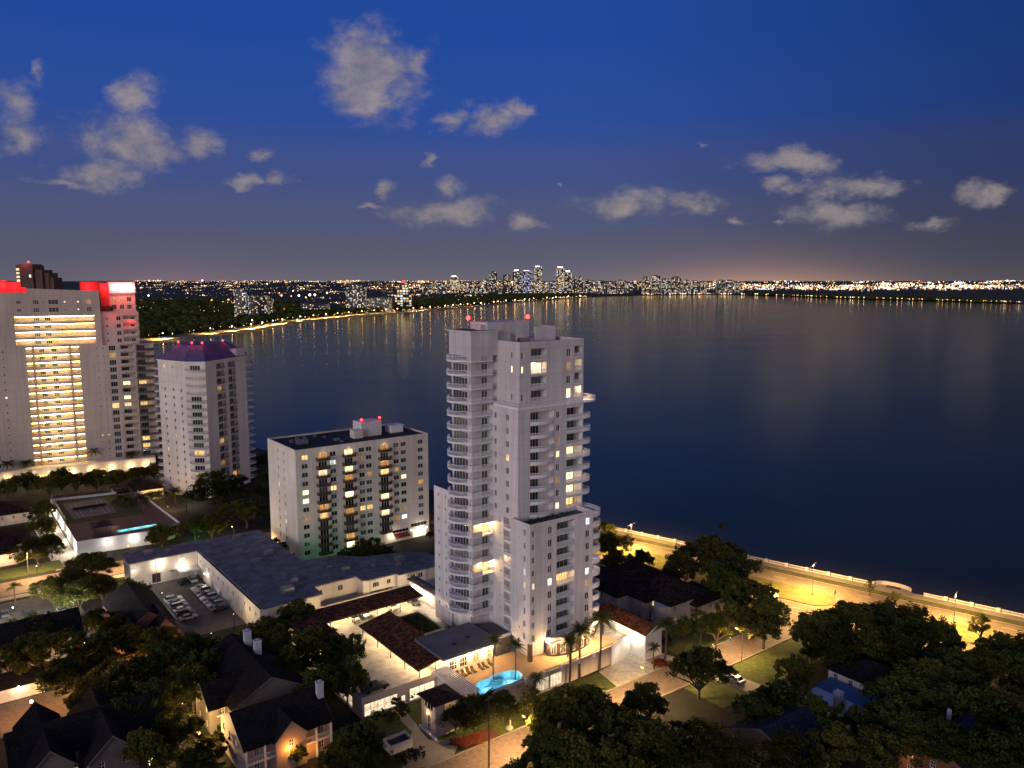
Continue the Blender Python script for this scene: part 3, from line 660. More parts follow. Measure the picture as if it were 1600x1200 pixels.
for k in range(10):
    for y in (27.0, 30.2): place('window', win_mesh(.5, 1.0, 'glass_dark', 'trim_white', 0), T, (-4.97, y, 37.4 - 3.1 * k), -PI / 2)
wm.box(2.6, 20, 15.5, 23.9, 58, 76.0); wm.box(1.15, 20.7, 15.5, 23.95, 4, 60.9)
wm.box(1.6, 18.9, 1.9, 6.8, 4.02, 8.28)
wm.build('wall', ['lavender_stucco'], T)
rf = None
for q, z in (((.1, 18.9, .1, 6.8), 34.95), ((1.2, 20.7, 6, 16), 60.3), ((2.7, 21.8, 7.4, 22), 75.3), ((-5.2, 2.5, 15.3, 24.9), 78.47), ((-4.9, 2.5, 24.9, 32.3), 39.33)):
    r_ = MB().poly([(q[0], q[2], z), (q[1], q[2], z), (q[1], q[3], z), (q[0], q[3], z)]).build('roof', 'roof_gravel', T)
    if z == 75.3: rf = r_
pb = MB(); pb.box(.3, 12.5, 16.5, 23.5, 75.4, 80.2)
pb.build('penthouse', 'lavender_stucco', rf); MB().box(-1.2, .28, 17.0, 19.5, 78.5, 79.6).build('stair_hood', 'lavender_stucco', rf)
MB().box(13.2, 19.6, 15.0, 15.2, 75.4, 78.8).box(19.4, 19.6, 15.2, 21, 75.4, 78.8).build('roof_screen', 'lavender_stucco', rf)
for q in ((4.5, 5.1, 12.2, 12.8, 75.35, 77.4), (3.4, 4.0, 11.2, 11.8, 75.35, 77.8), (6.4, 9.4, 12.0, 13.0, 75.35, 76.6)): MB().box(*q).build('roof_vent', 'metal_grey', rf)
pt = MB()
for (x0, y0), (x1, y1) in (((1.3, 6.05), (18.0, 6.05)), ((1.3, 6.05), (1.3, 15.4))):
    pass
place('parapet_railing', rail_mesh([(1.2, 15.4), (1.2, 5.95), (20.6, 5.95)], 1.0, 'rail_white', .2, .5), T, (0, 0, 61.0))
tb = MB(); half = [(19.0 - y, 3.4 + x) for x, y in round_bay(7.0, 3.3)]; half[0] = (19.0, -.1)
tb.prism([(18.0, 0)] + half + [(18.0, 6.8)], 34.5, 34.9)
tb.build('terrace', 'rail_white', T)
place('parapet_railing', rail_mesh([(.1, 6.8), (.1, .1), (19, .1)] + half[1:], 1.0, 'rail_white', .2, .6), T, (0, 0, 36.1 - 1.0 + .02))
hb = MB(); h2 = [(21.9 - y, 8.2 + x) for x, y in round_bay(5.8, 3.2)]
tb = MB().prism([(15.6, 5.3)] + [(21.9, 5.3)] + h2[1:] + [(15.6, 7.2)], 61.0, 61.25)
tb.build('terrace', 'rail_white', T); place('parapet_railing', rail_mesh([(15.6, 5.4), (21.9, 5.4)] + h2[1:], 1.05, 'rail_white', .2, .25), T, (0, 0, 61.25))
# ground storey: bowed glazed lobby under a curved fascia, corner column, wall lamps
bow = [(11.75 + 7.2 * -math.cos(PI * i / 14), .3 - 3.3 * math.sin(PI * i / 14)) for i in range(15)]
MB().prism(bow, 7.5, 8.9).build('fascia', 'lavender_stucco', T)
bow2 = [(11.75 + 6.5 * -math.cos(PI * i / 14), .5 - 2.7 * math.sin(PI * i / 14)) for i in range(15)]
lb = MB()
for p, q in zip(bow2, bow2[1:]): lb.poly([(*p, 4.0), (*q, 4.0), (*q, 7.5), (*p, 7.5)], 0)
lob = lb.build('lobby_wall', ['brown_stone'], T)
for i in range(2, 12, 2):
    p, q = bow2[i], bow2[i + 1]; an = math.atan2(q[1] - p[1], q[0] - p[0])
    place('window', win_mesh(1.2, 2.4, 'glass_grey', 'trim_white', 1), T, ((p[0] + q[0]) / 2 + math.sin(an) * .08, (p[1] + q[1]) / 2 - math.cos(an) * .08, 5.8), an)
MB().box(.05, .9, .05, .9, 4.0, 8.28).build('column', 'brown_stone', T)
for i in (2, 5, 8, 10, 12):
    p = bow[i]; dx, dy = p[0] - 11.75, p[1] - .3; l = math.hypot(dx, dy); x, y = p[0] + dx / l * .2, p[1] + dy / l * .2
    MB().box(x - .1, x + .1, y - .1, y + .1, 7.35, 7.5).ball((x, y, 7.25), .2).build('wall_lamp', 'bulb_warm', T)
    lamp((p[0] + dx / l * .55, p[1] + dy / l * .55, 7.1), 1500, (1, .64, .28), .15, T)
for x, y in ((-2.3, 20.5), (12.3, 16.7)):
    b = MB().tube((x, y, 78.4 if x < 0 else 80.1), (x, y, 81.0), .06).ball((x, y, 81.2), .5, 1).build('beacon', ['metal_dark', 'bulb_red'], T)
    lamp((x, y, 81.7), 260, (1, .05, .05), .2, T)
pl = MB()
for i in range(420):
    x, y = random.uniform(.6, 15), random.uniform(.5, 5.4); a = random.uniform(0, 6.3); r = random.uniform(.1, .28); z = 35.0 + random.random() * .9 * random.random() + .1
    pl.poly([(x + r * math.cos(a), y + r * math.sin(a), z), (x - r * math.sin(a), y + r * math.cos(a), z + r * .6), (x - r * math.cos(a), y - r * math.sin(a), z + .1), (x + r * math.sin(a), y - r * math.cos(a), z - r * .3)])
tag(pl.build('terrace_plants', 'leaf_dark', None, (4.0, 171.4, 0), GA), 'dark potted greenery crowding the roof terrace of the stepped tower', 'plants')
# ================================================================ mid-rise slab with brown balconies
D = thing('apartment_block', 'eleven storey cream apartment slab with brown balconies and flat dark roof', 'apartment block', (-68.2, 246.8, 0), rad(36.7))
wm = MB(); Dz = [34.0 - 2.843 * k for k in range(12)]
f = Face(D, (0, 0), Rr, nR, 48.3, 0, 36.6)
LIT = {3.0: {0: 'lit_warm', 4: 'lit_bright', 5: 'lit_bright', 7: 'lit_dim'}, 12.6: {1: 'lit_cool', 4: 'lit_warm'}, 22.8: {1: 'lit_dim', 7: 'lit_warm'}, 25.4: {3: 'lit_dim', 7: 'lit_warm', 11: 'lit_warm'}, 35.7: {3: 'lit_dim', 9: 'lit_dim'}, 38.5: {4: 'lit_bright', 8: 'lit_dim', 9: 'lit_cool'}, 45.2: {5: 'lit_orange'}}
for u, lit in LIT.items():
    for k, z in enumerate(Dz):
        if (k == 11 and u > 20) or (k == 10 and u > 34): continue
        f.win(u, z, 2.1, 1.6, lit.get(k) or pick(0), 1)
BL = {9.05: [0, 2, 6, 7], 18.1: [0, 2, 3, 5, 7, 10, 11], 31.2: [0, 2, 3, 6, 8]}
for u, lit in BL.items():
    for k, z in enumerate(Dz):
        if k == 11 and u > 20: continue
        f.win(u, z - .25, 3.0, 2.25, random.choice(['lit_warm', 'lit_orange', 'lit_bright']) if k in lit else random.choice(['glass_dark', 'glass_dark', 'glass_grey']), 2, 0, 'trim_white', 'balcony_door')
        balcony(D, f.at(u, z - 1.38, 0), 0, [(-2.3, 0), (-2.0, -1.35), (2.0, -1.35), (2.3, 0)], 'rail_dark', 1.0, .22, .72, 'wood_dark', 0, .2)
        if k in lit and k % 2 == 0: lamp(f.at(u, z + .7, -.5), 22, WARM, .08, D)
f.win(36.9, 3.6, 6.2, 1.2, 'glass_dark', 4, 0, 'beige_stucco', 'shop_window'); f.win(44.2, 4.6, 6.4, 1.3, 'glass_dark', 4, 0, 'beige_stucco', 'shop_window'); f.win(44.4, 1.6, 5.4, 2.8, 'lit_bright', 4, 1, 'trim_white', 'shop_window')
f.wall(wm)
f = Face(D, (0, 0), Ll, nL, 24.7, 0, 36.6)
for u in (10.2, 15.4):
    for k, z in enumerate(Dz[:11]): f.win(u, z, .9, 1.5, 'lit_bright' if (u, k) in ((15.4, 4), (10.2, 8)) else pick(.04), 1)
f.wall(wm)
wm.poly([(48.3, 0, 0), (48.3, 24.7, 0), (48.3, 24.7, 36.6), (48.3, 0, 36.6)]); wm.poly([(0, 24.7, 0), (48.3, 24.7, 0), (48.3, 24.7, 36.6), (0, 24.7, 36.6)])
for a in ((0, 48.3, 0, .3), (0, 48.3, 24.4, 24.7), (0, .3, .3, 24.4), (48, 48.3, .3, 24.4)): wm.box(*a, 36.6, 36.75)
wm.build('wall', 'cream_stucco', D)
rf = MB().poly([(.3, .3, 36.2), (48, .3, 36.2), (48, 24.4, 36.2), (.3, 24.4, 36.2)]).build('roof', 'roof_dark', D)
mb = MB(); mb.box(27.5, 35.2, 9.5, 16, 36.2, 41.2); mb.build('penthouse', 'lavender_stucco', rf)
MB().box(24.2, 27.45, 8.2, 11.6, 36.2, 39).box(24.4, 27.2, 8.1, 8.19, 37.2, 38.6).build('plant_box', 'cream_stucco', rf)
mb = MB(); mb.box(39.2, 44, 10, 14.5, 36.2, 38.6)
mb.box(38.9, 44.3, 9.7, 14.8, 38.6, 38.8); mb.build('stair_house', 'white_paint', rf)
for i in range(9):
    x, y = random.uniform(2, 22), random.uniform(3, 20); MB().box(x, x + random.uniform(.8, 2), y, y + 1.2, 36.2, 36.2 + random.uniform(.4, 1.1)).build('roof_unit', 'metal_grey', rf)
MB().box(5, 8.5, 10, 12.5, 36.2, 37.6).build('roof_unit', 'metal_grey', rf); MB().tube((18, 5, 36.4), (26, 14, 36.4), .1).build('roof_pipe', 'metal_grey', rf)
for x, y in ((27.8, 9.8), (34.9, 10.2)):
    MB().tube((x, y, 41.2), (x, y, 42), .05).ball((x, y, 42.2), .45, 1).build('beacon', ['metal_dark', 'bulb_red'], D); lamp((x, y, 42.6), 130, (1, .06, .06), .2, D)
MB().poly([(33.8, -.06, 2.9), (39.6, -.06, 2.9), (39.6, -2.0, 2.1), (33.8, -2.0, 2.1)]).poly([(33.8, -2.0, 2.1), (39.6, -2.0, 2.1), (39.6, -2.0, 1.75), (33.8, -2.0, 1.75)]).build('awning', 'awning_red', D)
MB().box(40.9, 41.3, -.28, -.02, 2.9, 3.1).box(46.9, 47.3, -.28, -.02, 2.9, 3.1).build('wall_lamp', 'bulb_white', D)
lamp((33.3, -1.3, 2.6), 320, WHITE, .15, D); lamp((44.4, -1.6, 3.0), 420, WHITE, .15, D); lamp((48.9, 5, 8), 900, WARM, .2, D); lamp((49.4, 14, 16), 500, WARM, .2, D)
# ================================================================ hip roofed tower with bowed balconies
Q = thing('hip_roof_tower', 'pale tower under a violet hip roof with red lamps, bowed balconies up its corner', 'apartment tower', (-129.0, 323.5, 0), 0)
A_, B_, C_, D_ = (-19.7, 10.5), (-4.2, .1), (4.2, 0), (11.7, 26.5)
wm = MB(); Qz = [54.4 - 3.2 * k for k in range(17)]
def edge(p, q): L = math.hypot(q[0] - p[0], q[1] - p[1]); u = ((q[0] - p[0]) / L, (q[1] - p[1]) / L); return u, (u[1], -u[0]), L
u, n, L = edge(A_, B_)
f = Face(Q, A_, u, n, L, 0, 57)
for i, t in enumerate((.23, .55, .83)):
    for k, z in enumerate(Qz):
        if k in (1, 2): f.win(t * L, z - .3, .9, .35, 'glass_blind', 0); continue
        f.win(t * L, z, .95, 1.45, {(0, 0): 'lit_warm', (1, 0): 'lit_dim', (2, 0): 'lit_dim', (1, 9): 'lit_warm', (0, 11): 'lit_warm', (1, 11): 'lit_dim'}.get((i, k)) or random.choice(['glass_dark', 'glass_dark', 'glass_grey']), 0)
f.wall(wm)
u, n, L = edge(B_, C_)
f = Face(Q, B_, u, n, L, 0, 57)
for k, z in enumerate(Qz):
    if k not in (1, 2, 3): f.win(L / 2, z - .1, 4.2, 2.1, {11: 'lit_warm', 14: 'lit_warm', 16: 'lit_warm'}.get(k) or random.choice(['glass_dark', 'glass_dark', 'glass_grey']), 3, 0, 'trim_white', 'balcony_door')
    balcony(Q, f.at(L / 2, z - 1.4, 0), f.rot, arc(8.2, 1.9, 10), 'metal_grey', 1.0, .25, 0, 'trim_white', 0, .25)
f.wall(wm)
u, n, L = edge(C_, D_)
f = Face(Q, C_, u, n, L, 0, 57)
for k, z in enumerate(Qz):
    for i, (a, b) in enumerate(((.26, .46), (.55, .73))):
        f.recess(a * L, b * L, z - 1.5, z + 1.2, 1.4); f.door((a + b) / 2 * L + .2, z - 1.48, 3.6, 2.3, {(0, 3): 'lit_dim', (0, 10): 'lit_dim', (0, 13): 'lit_dim', (1, 15): 'lit_orange'}.get((i, k)) or random.choice(['glass_dark', 'glass_dark', 'glass_grey']), 1.4, 2)
        balcony(Q, f.at((a + b) / 2 * L, z - 1.48, -.1), f.rot, [(-(b - a) * L / 2 - .2, 0), ((b - a) * L / 2 + .2, 0)], 'metal_grey', 1.0, .25, 0, 'trim_white', 0, .25)
f.wall(wm)
E_, F_ = (6.3, 43.6), (-24, 36)
for p, q in ((D_, E_), (E_, F_), (F_, A_)): wm.poly([(*p, 0), (*q, 0), (*q, 57), (*p, 57)])
wm.prism([(10.0, 20.2), (11.78, 26.5), (4.5, 28.8), (3, 22.5)], 57, 60.2)
for k, z in enumerate(Qz):
    for (px, py), rt in (((10.3, 31.0), rad(107.5)), ((-20.35, 14.4), rad(279.6))):
        pts = arc(7.6, 2.9, 10); balcony(Q, (px, py, z - 1.45), rt, pts, 'metal_grey', 1.0, .3, 0, 'trim_white', 0, .3)
wm.build('wall', 'pale_stucco', Q)
rf = MB(); ring = [A_, B_, C_, D_, E_, F_]; ctr = (-5.5, 21.0)
ring = [(ctr[0] + (p[0] - ctr[0]) * 1.03, ctr[1] + (p[1] - ctr[1]) * 1.03) for p in ring]; top = [(ctr[0] + (p[0] - ctr[0]) * .52, ctr[1] + (p[1] - ctr[1]) * .52) for p in ring]
for i in range(6):
    j = (i + 1) % 6; rf.poly([(*ring[i], 57.0), (*ring[j], 57.0), (*top[j], 62.8), (*top[i], 62.8)])
rf.prism(ring, 56.6, 56.98, 1); rf.poly([(*p, 62.8) for p in top])
for i in range(6): rf.tube((*ring[i], 57.05), (*top[i], 62.85), .09, 4)
ro = rf.build('roof', ['roof_violet', 'trim_white'], Q)
for p in (top[0], top[1], top[2], top[3]):
    x, y = ctr[0] + (p[0] - ctr[0]) * .95, ctr[1] + (p[1] - ctr[1]) * .95
    MB().tube((x, y, 62.8), (x, y, 63.6), .06).ball((x, y, 63.8), .42, 1).build('beacon', ['metal_dark', 'bulb_red'], Q); lamp((ctr[0] + (p[0] - ctr[0]) * 1.15, ctr[1] + (p[1] - ctr[1]) * 1.15, 64.2), 260, (1, .05, .06), .3, Q)
# ================================================================ broad apartment tower with lit galleries
K = thing('gallery_tower', 'broad beige apartment tower with glowing yellow stepped galleries and red lit roof corners', 'apartment tower', (-205.9, 359.8, 0), rad(30))
wm = MB()
RO = {}
def kon(px):
    """distance along the tower's front that a sight line meets"""
    u = (px[0] - 800) / F_PX; v = (px[1] - 600) / F_PX
    d = (u, _c - v * _s); n = (-math.sin(rad(30)), math.cos(rad(30))); t = (-205.9 * n[0] + 359.8 * n[1]) / (d[0] * n[0] + d[1] * n[1])
    return (d[0] * t + 205.9) * math.cos(rad(30)) + (d[1] * t - 359.8) * math.sin(rad(30))
f = Face(K, (-34, 0), Rr, nR, 53.0, 5.8, 84.4)
o = 34
def gallery(a0, a1, z0, h, bal=None, seed=0):
    """one lit storey: open gallery, ceiling strip, parapet, doors"""
    f.recess(o + a0, o + a1, z0, z0 + h, 1.9)
    g = MB().box(a0 + .2, a1 - .2, .1, .24, z0 + h - .14, z0 + h - .03).build('ceiling_light', 'strip_warm', K)
for k in range(4):
    z = 60.5 + 3.43 * k
    gallery(-15, 16.5, z + .55, 2.35)
    for x in (-6.5, -2.2): place('window', win_mesh(2.4, 1.6, random.choice(['glass_grey', 'glass_dark', 'glass_green']), 'trim_white', 2), K, (x, 1.86, z + 1.7), 0)
    MB().box(-7.2, 3.0, -1.0, -.85, z - .35, z + .75).box(-7.2, 3.0, -.85, -.02, z - .35, z - .15).box(-7.2, -7.05, -.85, -.02, z - .15, z + .75).box(2.85, 3.0, -.85, -.02, z - .15, z + .75).build('balcony', 'cream_stucco', K)
    lamp((-2, -1.5, z + 2.2), 90, (1, .72, .32), .15, K)
for k in range(16):
    z = 6.2 + 3.38 * k
    gallery(-11.5, -9.0, z + .55, 2.3)
    gallery(-8.3, 5.3, z + .25, 2.6); gallery(6.1, 9.5, z + .55, 2.3)
    for x in (-5.4, -.6): place('window', win_mesh(2.2, 1.6, random.choice(['glass_grey', 'glass_dark', 'glass_green']), 'trim_white', 2), K, (x, 1.86, z + 1.55), 0)
    MB().box(-6.4, 4.0, -1.0, -.85, z - .3, z + .8).box(-6.4, 4.0, -.85, -.02, z - .3, z - .1).box(-6.4, -6.25, -.85, -.02, z - .1, z + .8).box(3.85, 4.0, -.85, -.02, z - .1, z + .8).build('balcony', 'cream_stucco', K)
    lamp((-1.2, -1.5, z + 2.3), 80, (1, .72, .32), .15, K)
for z in (76.6, 80.1):
    for px, w, h in ((29, 1.9, 1.4), (56, 2.4, 2.0), (83.5, 4.0, 2.0), (139, 2.2, 2.1)):
        f.win(o + kon((px, 475)), z, w, h, 'lit_dim' if (px == 139 and z > 78) else random.choice(['glass_dark', 'glass_grey']), 2, 1)
    for px in (68, 101, 122): f.win(o + kon((px, 475)), z, .7, .7, 'lit_bright' if (px == 122 or (px == 101 and z > 78)) else 'glass_dark', 0)
for k in range(16):
    z = 7.8 + 3.38 * k
    for px in (13.5 + .0 * k,): f.win(o - 20.2, z, .8, .8, 'lit_bright' if k == 9 else 'glass_dark', 0)
    f.win(o - 25.4, z, 2.6, 2.2, {3: 'lit_bright', 11: 'lit_orange', 12: 'lit_orange'}.get(k) or 'glass_green', 2)
f.wall(wm)
# right shoulder, one bay forward of the plain wall
f = Face(K, (9.6, -.5), Rr, nR, 31.0, 5.8, 59.9)
for k in range(16):
    z = 7.8 + 3.38 * k
    for a in (7.0, 9.6): f.win(a, z, .65, .65, 'lit_bright' if k == 3 else 'glass_dark', 0)
    f.win(13.3, z, 2.9, 2.4, {7: 'lit_warm', 14: 'lit_dim', 2: 'glass_green', 3: 'glass_green'}.get(k) or random.choice(['glass_dark', 'glass_green', 'glass_grey']), 2)
    f.recess(16.6, 22.4, z - 1.5, z + 1.2, 1.6); f.recess(23.2, 29.6, z - 1.5, z + 1.2, 1.8)
    lit = {7: 'lit_bright', 8: 'lit_bright', 10: 'lit_bright'}.get(k)
    f.door(18.6, z - 1.48, 3.0, 2.3, lit or random.choice(['glass_dark', 'glass_grey']), 1.6, 2)
    f.door(25.6, z - 1.48, 3.2, 2.3, 'lit_warm' if k in (7, 10, 2, 1) else random.choice(['glass_dark', 'glass_grey', 'glass_green']), 1.8, 2)
    MB().box(25.9, 32.6, -1.3, -1.15, z - 1.6, z - .5).box(25.9, 32.6, -1.15, -.52, z - 1.6, z - 1.45).build('balcony', 'beige_stucco', K)
    MB().box(33.2, 40.6, -1.9, -1.8, z - 1.5, z - .5).box(33.2, 40.6, -1.8, -.52, z - 1.65, z - 1.5).build('balcony', 'glass_grey', K)
    if k in (7, 10): lamp((28, -.2, z + .8), 40, WARM, .1, K); lamp((37, -.2, z + .8), 40, WARM, .1, K)
f.wall(wm)
wm.poly([(40.6, -.5, 5.8), (40.6, 24, 5.8), (40.6, 24, 59.9), (40.6, -.5, 59.9)]); wm.box(9.62, 40.58, -.48, 24, 59.7, 59.9)
wm.box(-34, 40.6, 2.2, 25, 5.8, 59.6); wm.box(-34, 19, 2.2, 24.5, 59.9, 84.2)
f = Face(K, (19.0, 1.0), Rr, nR, 16.0, 59.9, 75.3)
for k in range(4):
    z = 61.8 + 3.43 * k
    f.win(2.6, z, .9, 1.0, 'glass_dark', 0); f.win(7.4, z, 1.9, 2.0, 'glass_dark', 1); f.recess(9.2, 15.2, z - 1.4, z + 1.2, 1.4); f.door(13.4, z - 1.4, 1.8, 2.1, 'glass_dark', 1.4, 1)
    MB().box(28.0, 34.4, -.3, -.15, z - 1.5, z - .4).box(28, 34.4, -.15, .98, z - 1.6, z - 1.5).build('balcony', 'beige_stucco', K)
f.wall(wm)
wm.poly([(35, 1, 59.9), (35, 22, 59.9), (35, 22, 75.3), (35, 1, 75.3)]); wm.box(19.02, 34.98, 2.6, 22, 75.1, 75.28)
wm.build('wall', 'beige_stucco', K)
pm = MB(); pm.prism([(-9.5, 0), (19, 0), (19, .4), (-9.5, .4)], 84.4, 84.9)
pm.poly([(-9.5, -.01, 84.9), (19, -.01, 84.9), (-9.5, -.01, 86.2)]); pm.poly([(-9.5, .4, 84.9), (19, .4, 84.9), (-9.5, .4, 86.2)]); pm.poly([(-9.5, -.01, 86.2), (19, -.01, 84.9), (19, .4, 84.9), (-9.5, .4, 86.2)]); pm.poly([(-9.5, -.01, 84.9), (-9.5, .4, 84.9), (-9.5, .4, 86.2), (-9.5, -.01, 86.2)])
pm.build('parapet', 'beige_stucco', K)
MB().box(-33.9, 18.9, .5, 24.4, 84.25, 84.3).build('roof', 'roof_gravel', K)
for x0, x1, z1 in ((-24, -16.6, 89.6), (-16.4, -11.5, 89.0), (-11.4, -9.6, 86.6)): MB().box(x0, x1, 1.2, 5, 84.32, z1).build('roof_box', 'red_panel', K)
MB().box(19.5, 23.0, 1.5, 8, 75.32, 88.6).box(11.6, 19.4, 4.0, 8, 84.32, 89.0).build('roof_box', 'red_panel', K)
ph = Face(K, (23.1, 2.2), Rr, nR, 11.0, 75.3, 83.6)
for i in range(3):
    for j in range(2): ph.win(2.0 + 3.2 * i, 77.4 + 3.5 * j, 2.0, 2.2, ['lit_dim', 'lit_orange', 'glass_dark'][i] if j else 'glass_dark', 2)
w2 = MB(); ph.wall(w2); w2.box(23.1, 34.1, 2.5, 14, 75.3, 83.6); w2.build('penthouse', 'beige_stucco', K)
MB().box(23.2, 34.3, 1.6, 2.0, 83.7, 88.9).build('light_wall', 'white_paint', K)
MB().box(23.0, 34.5, 2.02, 13, 88.5, 89.4).build('roof_canopy', 'red_panel', K)
for x, y, z, p in ((26, .5, 86.3, 2600), (29, .5, 86.3, 3600), (32, .5, 86.3, 3600), (21.2, .4, 86.5, 1500), (15, 2.8, 87, 1300), (-22, .1, 87.6, 1500), (-18, .1, 87.6, 1300), (-13.8, .1, 87.2, 1000), (-10.5, .3, 85.8, 300), (27, -1.2, 79.5, 420), (31.5, -1.5, 70, 420), (24, -1.5, 72, 200)): lamp((x, y, z), p, (1, .03, .04) if p < 2000 else (1, .11, .10), .3, K)
for x in (26, 29, 32): MB().box(x - .2, x + .2, .3, .7, 83.62, 84.2).build('floodlight', 'bulb_red', K)
pt = MB()
for i in range(260):
    x, y = random.uniform(19.5, 24.5), random.uniform(1.2, 2.2); a = random.uniform(0, 6.3); r = .35; z = 75.4 + random.random() * 2.4
    pt.poly([(x + r * math.cos(a), y + r * math.sin(a), z), (x - r * math.sin(a), y + r * math.cos(a), z + r), (x - r * math.cos(a), y - r * math.sin(a), z)])
pt.build('planting', 'leaf_dark', K)
po = Face(K, (-36, -7), Rr, nR, 74, 0, 6.4)
for a, w in ((8, 4), (20, 4), (28, 6), (52, 4)): po.win(a, 2.4, w, 2.6, 'lit_warm', 3, 1)
w3 = MB(); po.wall(w3); w3.box(-36, 38, -6.7, 2, 0, 6.3); w3.poly([(38, -7, 0), (38, 2, 0), (38, 2, 6.4), (38, -7, 6.4)]); w3.poly([(-36, -7, 6.42), (38, -7, 6.42), (38, -.6, 6.42), (-36, -.6, 6.42)])
w3.build('podium', 'cream_stucco', K)
for i, x in enumerate((-30, -22, -13, -6, 3, 11, 19, 27, 34)):
    MB().box(x - .12, x + .12, -7.4, -7.02, 3.6, 3.75).ball((x, -7.25, 3.4), .24).build('wall_lamp', 'bulb_warm', K); lamp((x, -8.4, 3.3), 520, (1, .66, .3), .15, K)
# brown tower with stepped top, behind the gallery tower
p = Zp = None
B = thing('brown_high_rise', 'dark brown stepped high-rise peeping over the gallery tower roof with a lit stairwell', 'apartment tower', (-479, 780, 0), 0)
MB().box(0, 16, 0, 20, 0, 104).build('wall', 'brown_stone', B)
MB().box(16.02, 24, 2, 20, 0, 99.5).box(24.02, 29, 4, 20, 0, 96.5).box(29.02, 33, 5, 20, 0, 92).build('stepped_wing', 'brown_stone', B)
for k in range(5): place('window', win_mesh(3.2, 2.2, 'lit_warm', 'brown_stone', 1), B, (1.8, -.05, 85.5 + 3.6 * k), 0)
MB().box(1, 15, 3, 18, 104.02, 105).build('roof', 'brown_stone', B)
MB().tube((9, 6, 105), (9, 6, 106.5), .3).ball((9, 6, 107), .9, 1).build('beacon', ['metal_dark', 'bulb_red'], B); lamp((9, -2.5, 106.4), 2500, (1, .08, .06), .5, B)
place('window', win_mesh(1.8, 2.6, 'lit_bright', 'brown_stone', 1), B, (13.4, -.05, 93.5), 0)
# ================================================================ low flat-roofed garage building round the yard
V = thing('low_garage_building', 'low cream L-shaped building under a wide mottled flat roof', 'garage building', W(0, 0), GA)
poly = [(-65, 106), (-46.2, 106), (-46.2, 50.8), (-30, 50.8), (-30, 57), (-16.5, 57), (-16.5, 53.2), (-15, 52.2), (-7.2, 52.2), (-7.2, 50.8), (8.5, 50.8), (8.5, 62), (2, 66), (-8, 69), (-14, 75), (-24.5, 77), (-24.5, 113.5), (-65, 115)]
wm = MB()
for i, p in enumerate(poly):
    q = poly[(i + 1) % len(poly)]
    u, n, L = edge(p, q)
    f = Face(V, p, u, n, L, 0, 7.6)
    if i == 0: f.win(14.4, 5.6, 1.7, 1.3, 'lit_bright', 1); f.win(7, 1.7, 2.6, 3.0, 'wood_dark', 1, 0, 'trim_white', 'garage_door')
    if i == 1:
        for k in range(12): f.win(3.5 + 4.4 * k, 5.2, 1.1, 1.2, 'glass_dark', 1)
        for k in range(6): f.win(6 + 8.6 * k, 1.5, 1.0, 2.1, 'glass_grey', 1)
    if i == 4: f.win(8.5, 5.5, 1.6, 1.7, 'glass_grey', 1); f.win(2.5, 5.4, 1.6, 1.7, 'glass_grey', 1)
    if i == 6: pass
    if i == 7: f.recess(1, 7, 0, 4.2, 4); f.win(6, 5.9, 1.3, 1.4, 'glass_dark', 1); f.win(2, 5.9, 2.0, 1.4, 'glass_dark', 2)
    if i == 9: f.recess(1.2, 6.6, .0, 4.1, 4); f.win(5.2, 6.0, 1.6, 1.5, 'glass_dark', 1); f.win(7.6, 6.0, 1.6, 1.5, 'glass_dark', 1); f.win(13.6, 5.6, 1.3, 1.4, 'glass_dark', 1)
    f.wall(wm)
wm.build('wall', 'cream_stucco', V)
MB().prism([(-65.5, 105.5), (-45.7, 105.5), (-45.7, 50.3), (-29.5, 50.3), (-29.5, 56.5), (-17, 56.5), (-17, 52.7), (-15.2, 51.7), (-6.7, 51.7), (-6.7, 50.3), (9, 50.3), (9, 62.2), (2.2, 66.5), (-8, 69.5), (-14, 75.5), (-24, 77.5), (-24, 114), (-65.5, 115.5)], 7.6, 7.95).build('roof', 'roof_membrane', V)
for x, y, w, h in ((-2, 60, 2.6, .9), (-33, 62, 1.6, 1), (-36, 84, 2, .8), (-28, 100, 1.6, .7), (-42, 110, 1.2, .6), (-21, 66, 1.4, .7), (-10, 60, 1, .6), (-40, 70, .9, .5), (-38, 56, 3, 1.3), (-31, 88, 2.4, 1.1), (-60, 110, 2.2, 1), (-54, 109, 1.4, .7), (-18, 62, 2, .9), (-4, 56, 1.2, .8), (-34, 108, 2.6, 1.2)): MB().box(x, x + w, y, y + w * .8, 7.95, 7.95 + h).build('roof_unit', 'metal_grey', V)
for p, q in (((-35, 78, 8.1), (-27, 92, 8.1)), ((-40, 60, 8.1), (-20, 62, 8.1)), ((-44, 100, 8.1), (-30, 108, 8.1)), ((-12, 58, 8.1), (2, 56, 8.1))): MB().tube(p, q, .07, 5).build('roof_pipe', 'metal_grey', V)
for a, b in ((-58, 105.9), (-46.3, 105.0), (-30.1, 51.2), (-15, 52.1), (-7.3, 50.7), (2.4, 50.7)): MB().tube((a, b - .08, .1), (a, b - .08, 7.5), .07, 5).build('downpipe', 'metal_dark', V)
for a, b, z, pw in ((-57.3, 105.5, 6.2, 700), (-50.5, 105.4, 4.2, 380), (-64.2, 105.2, 5.5, 160), (-46.8, 96, 3.4, 120)):
    MB().box(a - .2, a + .2, b, b + .45 if a > -47 and False else b + .3, z, z + .2).ball((a, b, z - .1), .16).build('wall_lamp', 'bulb_white', V)
    lamp((a - (.5 if a > -47 else 0), b - .7, z - .3), pw, WHITE, .15, V)
MB().box(-52.5, -46.5, 101.5, 105.9, 3.1, 3.3).box(-52.4, -52.2, 101.6, 101.8, 0, 3.1).box(-48.2, -48, 101.6, 101.8, 0, 3.1).build('porch_roof', 'white_paint', V)
